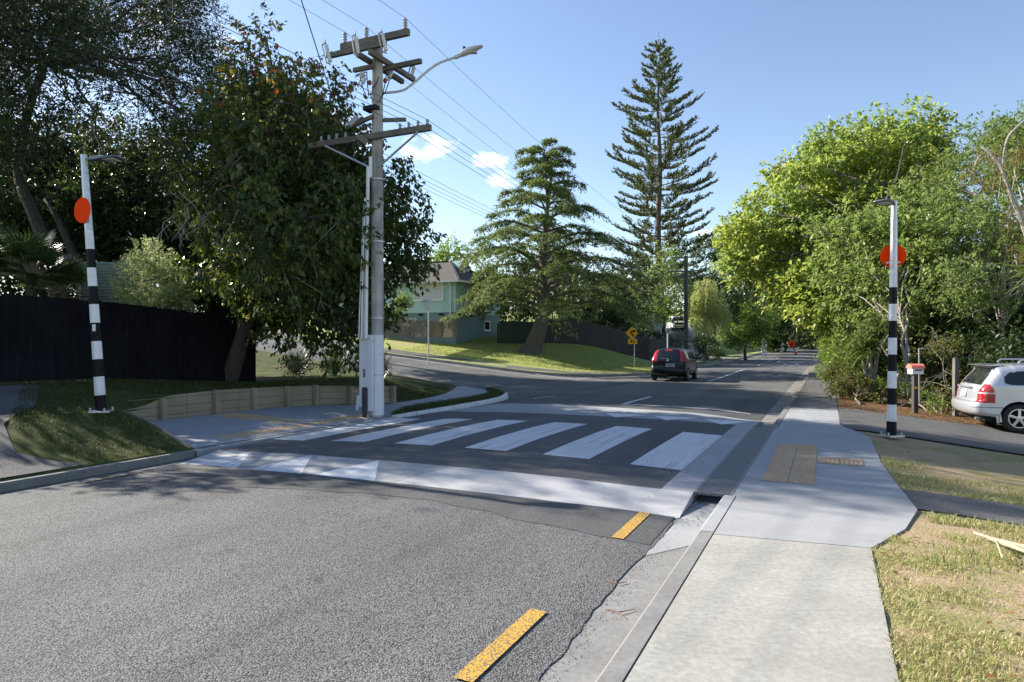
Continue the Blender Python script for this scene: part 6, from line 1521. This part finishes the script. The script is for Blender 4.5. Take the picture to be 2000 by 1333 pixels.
# ------------------------------------------------------------------ cars: rounded bodies grown from a side silhouette
def car(name, label, sil, Wd, r_edge, loc, heading, paint, parts, wheels, zmid, belt, tumble=.16, plan=(.10, .08), L=None, wheel_r=.30, wheel_w=.19, spokes=5, group=None, arch=.055, rimmat=None):
    """sil: closed side outline [(y, z)], y from rear 0 to front L; local x right, y forward"""
    root = thing(name, label, 'car', loc, 0, group)
    L = L or max(p[0] for p in sil)
    P = smooth_line([(a, b, 0) for a, b in sil]+[(sil[0][0], sil[0][1], 0)], 16)[:-1]
    S = [(p.x, p.y) for p in P]; n = len(S)
    lo, hi = .22*L, .80*L
    def halfw(y, z):
        w = Wd/2
        ty = abs(y-L/2)/(L/2); w -= (plan[0] if y < L/2 else plan[1])*max(0, (ty-.55)/.45)**2
        if z > belt: w -= tumble*(z-belt)/.55*(1+.25*(z-belt)/.55)
        if z < .38: w -= .05*((.38-z)/.2)**2*.5
        return w
    cols = []          # param rows across: centre -> edge -> side core
    capn, rn, sn = 18, 6, 44
    grid = []
    for (y, z) in S:
        cy = min(hi, max(lo, y)); cz = zmid
        row = []
        dx, dz = cy-y, cz-z; dl = math.hypot(dx, dz) or 1
        e = min(r_edge, dl*.45)
        for i in range(capn+1):
            t = i/capn; w = halfw(y, z)-e; x = w*t
            bulge = .045*t**2.4 if (y < .5*L*.35 or y > L*.75) else .025*t*t
            row.append((x, y+dx/dl*bulge, z+dz/dl*bulge, 0, t))
        b0 = .045 if (y < .5*L*.35 or y > L*.75) else .025
        for i in range(1, rn+1):
            a = i/rn*math.pi/2; d = b0+e*(1-math.cos(a))
            row.append((halfw(y+dx/dl*d, z+dz/dl*d)-e+e*math.sin(a), y+dx/dl*d, z+dz/dl*d, 1, i/rn))
        d0 = b0+e
        for i in range(1, sn+1):
            d = d0+(dl-d0)*i/sn; yy, zz = y+dx/dl*d, z+dz/dl*d
            row.append((halfw(yy, zz), yy, zz, 2, i/sn))
        grid.append(row)
    m = len(grid[0])
    ca, sa = math.cos(heading), math.sin(heading)
    loc = Vector(loc)
    def wp(x, y, z): return Vector((loc.x+x*ca-y*sa, loc.y+x*sa+y*ca, loc.z+z))
    mbs = {}
    for side in (1, -1):
        for i in range(n):
            i2 = (i+1) % n
            for j in range(m-1):
                q = [grid[i][j], grid[i2][j], grid[i2][j+1], grid[i][j+1]]
                y = sum(a[1] for a in q)/4; z = sum(a[2] for a in q)/4; x = sum(a[0] for a in q)/4; reg = q[2][3]
                if any(math.hypot(y-wy, z-wheel_r) < wheel_r+arch for wy in wheels) and reg >= 1 : continue
                key = None
                for nm, test in parts:
                    if test(side, reg, x, y, z, (S[i][0], S[i][1])): key = nm; break
                mbs.setdefault(key or 'body', MB())
                b = mbs[key or 'body']; k = len(b.v)
                b.v += [tuple(wp(a[0]*side, a[1], a[2])) for a in q]
                b.f.append((k, k+1, k+2, k+3) if side > 0 else (k+3, k+2, k+1, k)); b.mi.append(0)
    out = {}
    for nm, b in mbs.items():
        mat = {'body': paint}.get(nm) or (M['glass'] if 'window' in nm or 'windscreen' in nm else M['lamp_red'] if 'light' in nm and 'head' not in nm else M['lamp_clear'] if 'head' in nm or 'clear' in nm else M['plastic'])
        base = nm.split('.')[0]
        o = b.build(base, mat, root, True); bm = bmesh.new(); bm.from_mesh(o.data); bmesh.ops.remove_doubles(bm, verts=bm.verts[:], dist=.0004); bmesh.ops.recalc_face_normals(bm, faces=bm.faces[:])
        for f in bm.faces: f.smooth = True
        bm.to_mesh(o.data); bm.free(); out[nm] = o
    # underside and inner arches
    mm = MB(); c = wp(0, L/2, .30); mm.box(c, (Wd*.84, L*.88, .18), heading); mm.build('underbody', M['black'], root)
    for wy in wheels:
        for s in (-1, 1):
            wr = MB(); Mr = Matrix.Rotation(heading, 3, 'Z'); c = wp(s*(Wd/2-.11), wy, wheel_r)
            prof = [(wheel_r*.62, -wheel_w/2), (wheel_r*.93, -wheel_w/2), (wheel_r, -wheel_w*.36), (wheel_r, wheel_w*.36), (wheel_r*.93, wheel_w/2), (wheel_r*.66, wheel_w/2)]
            wr.lathe(prof, 28, c, 'X', Mr, cap=False); wo = wr.build('wheel', M['rubber'], root, True)
            rm = MB(); o_ = s*(wheel_w/2-.012)
            def lp(x, y, z): return c+Mr @ Vector((x, y, z))
            rm.lathe([(wheel_r*.60, min(o_, o_+s*.02)), (wheel_r*.68, o_), (wheel_r*.68, o_+s*.018), (wheel_r*.61, o_+s*.018)], 28, c, 'X', Mr, cap=False)
            for k in range(spokes):
                a = 2*math.pi*k/spokes+.3
                rm.beam(lp(o_+s*.012, 0, 0), lp(o_+s*.008, math.cos(a)*wheel_r*.63, math.sin(a)*wheel_r*.63), wheel_r*.17, .03, Mr @ Vector((s, 0, 0)))
            rm.lathe([(wheel_r*.2, o_+s*.0), (wheel_r*.2, o_+s*.025), (.001, o_+s*.03)], 14, c, 'X', Mr)
            rm.build('rim', rimmat or M['rim'], wo)
            iw = MB(); iw.lathe([(wheel_r*.6, s*.0), (wheel_r*.6, s*.03)], 20, c, 'X', Mr); iw.build('hub', M['black'], wo)
            wa = MB(); k0 = 0; R_ = wheel_r+arch+.005
            for k in range(19):
                a = math.pi*(k/18*1.2-.1)
                for xx in (Wd/2-.02, Wd/2-.42): wa.v.append(tuple(wp(s*xx, wy+math.cos(a)*R_, wheel_r+math.sin(a)*R_)))
            for k in range(18): wa.face((2*k, 2*k+1, 2*k+3, 2*k+2))
            wa.v.append(tuple(wp(s*(Wd/2-.42), wy, wheel_r*.2))); 
            for k in range(18): wa.face((2*k+1, 2*k+3, len(wa.v)-1))
            wa.build('wheel_arch', M['black'], root)
    return root, wp, out
def inbox(v, a, b): return a <= v <= b
# black hatchback
silB = [(.10,.26),(.02,.36),(.0,.50),(.04,.64),(.09,.72),(.13,.95),(.21,1.16),(.33,1.38),(.42,1.475),(.62,1.515),(1.2,1.535),(1.9,1.52),(2.35,1.44),(2.75,1.22),(3.1,1.02),(3.55,.90),(3.85,.80),(4.02,.64),(4.04,.46),(3.98,.30),(3.6,.24),(2,.22),(.6,.23)]
def sidewinB(s, reg, x, y, z, S):
    if reg != 2 or z < .98: return False
    top = np.interp(y, [.45, .8, 1.4, 2.0, 2.45, 2.95], [1.30, 1.385, 1.405, 1.395, 1.32, .99]); bot = np.interp(y, [.45, 2.95], [1.06, .95])
    if y < .5 or y > 2.95: return False
    if any(abs(y-p) < .03 for p in (.86, 1.72)): return False
    return bot+.0 < z < top
def trimB(s, reg, x, y, z, S):
    if reg != 2: return False
    bot = np.interp(y, [.45, 2.95], [1.06, .95]); return .5 < y < 2.95 and bot-.03 < z < bot
partsB = [
    ('tail_light.' + 'r', lambda s, reg, x, y, z, S: s > 0 and ((reg == 1) or (reg == 0 and x > .54)) and y < .62 and .93 < z < 1.44 and S[0] < .5),
    ('tail_light.' + 'l', lambda s, reg, x, y, z, S: s < 0 and ((reg == 1) or (reg == 0 and x > .54)) and y < .62 and .93 < z < 1.44 and S[0] < .5),
    ('rear_window', lambda s, reg, x, y, z, S: reg == 0 and S[0] < .5 and .98 < z < 1.40 and x < .545),
    ('brake_light', lambda s, reg, x, y, z, S: reg == 0 and S[0] < .6 and 1.415 < z < 1.47 and x < .17 and y < .5),
    ('windscreen', lambda s, reg, x, y, z, S: reg == 0 and 2.3 < y < 3.05 and 1.03 < z < 1.43 and x < .62),
    ('side_window.r', lambda s, reg, x, y, z, S: s > 0 and sidewinB(s, reg, x, y, z, S)),
    ('side_window.l', lambda s, reg, x, y, z, S: s < 0 and sidewinB(s, reg, x, y, z, S)),
    ('reflector', lambda s, reg, x, y, z, S: reg == 0 and y < .3 and .37 < z < .42 and .48 < x < .66),
]
lb_ = AT(1304, 749, 31.6); lb_.z = road_z(*uv_of(lb_))+.012
hdg = -PHI+R(1.5)
car1, wpB, oB = car('hatchback', 'small black hatchback driving away past the junction', silB, 1.69, .15, lb_, hdg, M['car_black'], partsB, (.62, 3.2), .74, .96, .17, (.07, .14), wheel_r=.305)
mm = MB()
def face_plane(wp, y, dz): return None
mm.prism([(-.20, -.065), (.20, -.065), (.20, .065), (-.20, .065)], wpB(.12, .02, .75), wpB(1, 0, 0)-wpB(0, 0, 0), ZD, wpB(0, -1, 0)-wpB(0, 0, 0), .012); pl = mm.build('number_plate', M['white_metal'], car1)
mm = MB()
for k in range(6): mm.box(wpB(.12-.14+.055*k, -.0, .755), (.034, .012, .055+.012*(k % 2)), hdg)
mm.build('plate_marks', M['black'], pl)
mm = MB(); mm.tube([wpB(.10, .10, 1.00), wpB(.02, .09, 1.05), wpB(-.34, .115, 1.055)], [.016, .012, .008], 6); mm.build('wiper', M['grey_metal'], car1)
mm = MB(); mm.ellipsoid(wpB(.0, .085, .965), (.05, .02, .05)); mm.build('badge', M['galv'], car1)
for s in (-1, 1):
    mm = MB(); mm.ellipsoid(wpB(s*.93, 2.62, 1.03), (.10, .07, .075)); mm.build('mirror', M['car_black'], car1, True)
mm = MB(); mm.tube([wpB(.845, 1.0, 1.02), wpB(.845, 2.7, .965)], .014, 6); mm.build('chrome_strip', M['galv'], car1)
mm = MB(); mm.tube([wpB(-.15, .25, .24), wpB(.0, .18, .22)], .05, 8); mm.build('exhaust', M['plastic'], car1)
for yy in (1.45, 2.3):
    mm = MB(); mm.box(wpB(.852, yy, .88), (.02, .16, .03), hdg); mm.build('door_handle', M['car_black'], car1)

# silver estate
silS = [(.22,.30),(.05,.36),(.0,.48),(.02,.60),(.10,.66),(.12,.80),(.16,.93),(.30,1.14),(.44,1.32),(.48,1.40),(.62,1.44),(1.2,1.475),(2.0,1.475),(2.5,1.42),(3.0,1.14),(3.25,1.0),(3.9,.90),(4.25,.76),(4.4,.60),(4.4,.40),(4.3,.26),(3.8,.22),(2,.20),(.8,.22)]
def swS(s, reg, x, y, z, S):
    if reg != 2: return False
    # rounded rear quarter glass, then door glass
    top = np.interp(y, [.62, .78, 1.2, 2.0, 2.6, 3.1], [1.20, 1.345, 1.375, 1.37, 1.28, .98]); bot = np.interp(y, [.58, .7, 3.1], [1.06, 1.015, .95])
    if not (.60 < y < 3.1): return False
    if any(abs(y-p) < .028 for p in (1.42, 2.16)): return False
    return bot < z < top
def tlS(s, reg, x, y, z, S):
    if not (.62 < z < 1.02): return False
    yy = y-.0; top = np.interp(z, [.62, .80, .95, 1.02], [.36, .36, .36, .30]); lo = np.interp(z, [.62, 1.02], [.05, .22])
    if reg == 0: return x > .60+.06*(z-.62)/.4 and y < .36
    return y < np.interp(z, [.62, .78, .92, 1.02], [.42, .43, .40, .33])
partsS = [
    ('tail_light.r', lambda s, reg, x, y, z, S: s > 0 and tlS(s, reg, x, y, z, S) and not (.815 < z < .845)),
    ('clear_lens.r', lambda s, reg, x, y, z, S: s > 0 and tlS(s, reg, x, y, z, S) and .815 < z < .845),
    ('tail_light.l', lambda s, reg, x, y, z, S: s < 0 and tlS(s, reg, x, y, z, S)),
    ('rear_window', lambda s, reg, x, y, z, S: reg == 0 and S[0] < .50 and 1.0 < z < 1.36 and x < .60-.12*(z-1.0)/.36),
    ('windscreen', lambda s, reg, x, y, z, S: reg == 0 and 2.5 < y < 3.25 and 1.03 < z < 1.40 and x < .6),
    ('side_window.r', lambda s, reg, x, y, z, S: s > 0 and swS(s, reg, x, y, z, S)),
    ('side_window.l', lambda s, reg, x, y, z, S: s < 0 and swS(s, reg, x, y, z, S)),
    ('bumper_trim', lambda s, reg, x, y, z, S: reg >= 1 and y < .75 and .515 < z < .53),
]
# rear right wheel centre seen at (1987, 817)
wc = AT(1987, 845, 14.6)
hS = R(-106)         # nose points to the right
fwd = Vector((-math.sin(hS), math.cos(hS), 0)); rt = Vector((math.cos(hS), math.sin(hS), 0))
lc = wc-fwd*.86-rt*(.85-.11); lc.z = wc.z
car2, wpS, oS = car('estate_car', 'silver estate car with roof rails parked on the driveway beside the hedge', silS, 1.70, .13, lc, hS, M['car_silver'], partsS, (.86, 3.46), .76, .98, .15, (.08, .16), wheel_r=.305)
mm = MB(); mm.prism([(-.15, -.085), (.15, -.085), (.15, .085), (-.15, .085)], wpS(-.05, .115, .80), rt, Vector(fwd*.28+ZD).normalized(), -fwd, .014); mm.build('number_plate', M['white_metal'], car2)
mm = MB(); mm.beam(wpS(-.42, .12, .935), wpS(.32, .12, .935), .05, .03); mm.build('plate_garnish', M['car_silver'], car2)
mm = MB(); mm.tube([wpS(-.05, .15, 1.02), wpS(-.02, .20, 1.10), wpS(-.40, .20, 1.06)], [.018, .012, .008], 6); mm.build('wiper', M['plastic'], car2)
mm = MB(); mm.prism([(0, 0), (.30, .03), (.30, -.015), (.02, -.02)], wpS(-.56, .33, 1.425), fwd, ZD, rt, 1.12); mm.build('spoiler', M['car_silver'], car2, bevel=.008)
for s in (-1, 1):
    mm = MB(); mm.tube(smooth_line([wpS(s*.55, .95, 1.47), wpS(s*.55, 1.0, 1.53), wpS(s*.55, 1.2, 1.545), wpS(s*.55, 2.2, 1.54), wpS(s*.55, 2.35, 1.47)], 3), .018, 7); mm.tube([wpS(s*.55, 1.55, 1.47), wpS(s*.55, 1.55, 1.54)], .016, 6); mm.build('roof_rail', M['rim'], car2)
    mm = MB(); mm.ellipsoid(wpS(s*.93, 2.75, 1.02), (.1, .06, .075)); mm.build('mirror', M['car_silver'], car2, True)
mm = MB(); mm.tube([wpS(.2, .75, 1.45), wpS(.2, .62, 1.66)], [.008, .004], 5); mm.build('aerial', M['plastic'], car2)
mm = MB(); mm.prism([(0, 0), (.10, .02), (.06, .22), (-.02, .20)], wpS(.79, .46, .20), fwd, ZD, rt, .02); mm.build('mud_flap', M['car_silver'], car2)
mm = MB(); mm.tube([wpS(.5, .15, .26), wpS(.5, .35, .27)], .03, 8); mm.build('exhaust', M['galv'], car2)
for yy in (1.6, 2.35):
    mm = MB(); mm.box(wpS(.862, yy, .90), (.02, .17, .03), hS); mm.build('door_handle', M['car_silver'], car2)
# white ute on the hill
silU = [(.05,.45),(.0,.6),(.02,1.05),(1.5,1.08),(1.62,1.2),(1.75,1.68),(2.2,1.80),(3.0,1.78),(3.4,1.55),(3.75,1.15),(4.6,1.08),(5.05,1.0),(5.2,.85),(5.2,.45),(5.0,.38),(2.5,.36),(.3,.38)]
partsU = [
    ('windscreen', lambda s, reg, x, y, z, S: reg == 0 and 3.0 < y < 3.9 and 1.2 < z < 1.72 and x < .72),
    ('side_window', lambda s, reg, x, y, z, S: reg == 2 and 1.9 < y < 3.4 and 1.15 < z < 1.6),
    ('grille', lambda s, reg, x, y, z, S: reg == 0 and y > 4.9 and .70 < z < .98 and x < .52),
    ('head_lamp.r', lambda s, reg, x, y, z, S: s > 0 and y > 4.85 and .80 < z < .98 and x > .55 and reg <= 1),
    ('head_lamp.l', lambda s, reg, x, y, z, S: s < 0 and y > 4.85 and .80 < z < .98 and x > .55 and reg <= 1),
    ('lower_grille', lambda s, reg, x, y, z, S: reg == 0 and y > 4.9 and .46 < z < .56 and x < .6),
]
ul = AT(1327, 645, 80); ul.z = max(landL(*uv_of(ul))+.05, ul.z-.1)
hU = R(172); fw = Vector((-math.sin(hU), math.cos(hU), 0))
car3, wpU, oU = car('pickup_truck', 'white pickup with yellow safety stripes parked up the hill behind the far power pole', silU, 1.86, .16, ul-fw*5.2, hU, M['car_white'], partsU, (1.1, 4.2), .8, 1.1, .18, (.04, .12), wheel_r=.38)
hv = plain('safety_yellow', (.75, .72, .02), .5)
rtU = Vector((math.cos(hU), math.sin(hU), 0))
for z, w in ((1.03, 1.4), (.62, 1.5)):
    mm = MB(); mm.box(wpU(0, 5.20, z), (w, .05, .09), hU); mm.build('safety_stripe', hv, car3)
mm = MB(); mm.box(wpU(0, 2.6, 1.85), (1.0, .22, .08), hU); mm.build('light_bar', M['plastic'], car3)
for s in (-1, 1): 
    mm = MB(); mm.ellipsoid(wpU(s*1.02, 3.5, 1.2), (.13, .08, .1)); mm.build('mirror', M['plastic'], car3, True)
# ------------------------------------------------------------------ sky, sun, camera
SUN_EL, SUN_DIR = R(30.5), Vector((-.878, .478, 0)).normalized()     # towards the sun: left and slightly ahead
wd = bpy.data.worlds.new('World'); SC.world = wd; wd.use_nodes = True
nt = wd.node_tree; bg = nt.nodes['Background']
sky = nt.nodes.new('ShaderNodeTexSky'); sky.sky_type = 'NISHITA'; sky.sun_disc = False
sky.sun_elevation = SUN_EL; sky.sun_rotation = math.atan2(SUN_DIR.x, SUN_DIR.y)
sky.altitude = 50; sky.air_density = 1.0; sky.dust_density = .35; sky.ozone_density = .8
# a few small fair-weather clouds low over the left horizon
tc = nt.nodes.new('ShaderNodeTexCoord')
def nd(t, **k):
    n_ = nt.nodes.new(t)
    for a, b in k.items(): setattr(n_, a, b)
    return n_
def math_(op, a, b=None):
    n_ = nd('ShaderNodeMath', operation=op)
    for i, x in enumerate((a, b)):
        if x is None: continue
        if hasattr(x, 'links'): nt.links.new(x, n_.inputs[i])
        else: n_.inputs[i].default_value = x
    return n_.outputs[0]
wn = nd('ShaderNodeTexNoise'); wn.inputs['Scale'].default_value = 22; wn.inputs['Detail'].default_value = 8; wn.inputs['Roughness'].default_value = .58
mp = nd('ShaderNodeMapping'); mp.inputs['Scale'].default_value = (1, 1, 2.0); nt.links.new(tc.outputs['Generated'], mp.inputs['Vector']); nt.links.new(mp.outputs[0], wn.inputs['Vector'])
mask = None
for (px, py, rx, rz_) in ((845, 300, .048, .02), (655, 245, .045, .024), (950, 318, .03, .014), (985, 352, .025, .014), (300, 90, .03, .03), (1395, 455, .028, .014), (420, 95, .03, .02), (700, 270, .04, .02)):
    c = Vector(((px-CX)/F, 1, (HY-py)/F)).normalized()
    sub = nd('ShaderNodeVectorMath', operation='SUBTRACT'); nt.links.new(tc.outputs['Generated'], sub.inputs[0]); sub.inputs[1].default_value = c
    dv = nd('ShaderNodeVectorMath', operation='DIVIDE'); nt.links.new(sub.outputs[0], dv.inputs[0]); dv.inputs[1].default_value = (rx, rx, rz_)
    ln_ = nd('ShaderNodeVectorMath', operation='LENGTH'); nt.links.new(dv.outputs[0], ln_.inputs[0])
    v_ = math_('SUBTRACT', 1.25, ln_.outputs['Value'])
    mask = v_ if mask is None else math_('MAXIMUM', mask, v_)
cl = math_('ADD', math_('MULTIPLY', mask, .55), math_('MULTIPLY', math_('SUBTRACT', wn.outputs['Fac'], .5), 2.2))
rp = nd('ShaderNodeValToRGB'); rp.color_ramp.elements[0].position = .2; rp.color_ramp.elements[1].position = .85
nt.links.new(cl, rp.inputs['Fac'])
mixn = nd('ShaderNodeMix', data_type='RGBA'); nt.links.new(rp.outputs['Color'], mixn.inputs[0]); hsv = nd('ShaderNodeHueSaturation'); hsv.inputs['Saturation'].default_value = 1.03; hsv.inputs['Hue'].default_value = .506; nt.links.new(sky.outputs[0], hsv.inputs['Color']); nt.links.new(hsv.outputs[0], mixn.inputs[6]); mixn.inputs[7].default_value = (8.6, 8.7, 9.0, 1)
nt.links.new(mixn.outputs[2], bg.inputs['Color']); bg.inputs['Strength'].default_value = .092
sl = bpy.data.lights.new('sun', 'SUN'); sl.energy = 5.0; sl.angle = R(.53); sl.color = (1.0, .93, .82)
so = bpy.data.objects.new('sun', sl); COL.objects.link(so)
to_sun = SUN_DIR*math.cos(SUN_EL)+Vector((0, 0, math.sin(SUN_EL)))
so.rotation_euler = to_sun.to_track_quat('Z', 'Y').to_euler(); so.location = (-30, 10, 30)
cam = bpy.data.cameras.new('camera'); cam.sensor_width = 36; cam.lens = 36*F/2000; cam.clip_end = 3000; cam.clip_start = .05
co = bpy.data.objects.new('camera', cam); COL.objects.link(co); co.location = (0, 0, CH); co.rotation_euler = (R(90), 0, 0)
cam.shift_y = (HY-666.5)/2000
SC.camera = co
SC.view_settings.view_transform = 'Standard'; SC.view_settings.look = 'None'; SC.view_settings.gamma = 1; SC.view_settings.exposure = 1.27
SC.view_settings.use_curve_mapping = False
SC.cycles.max_bounces = 8; SC.cycles.transparent_max_bounces = 8; SC.cycles.diffuse_bounces = 3; SC.cycles.caustics_reflective = False; SC.cycles.caustics_refractive = False
SC.cycles.use_denoising = True
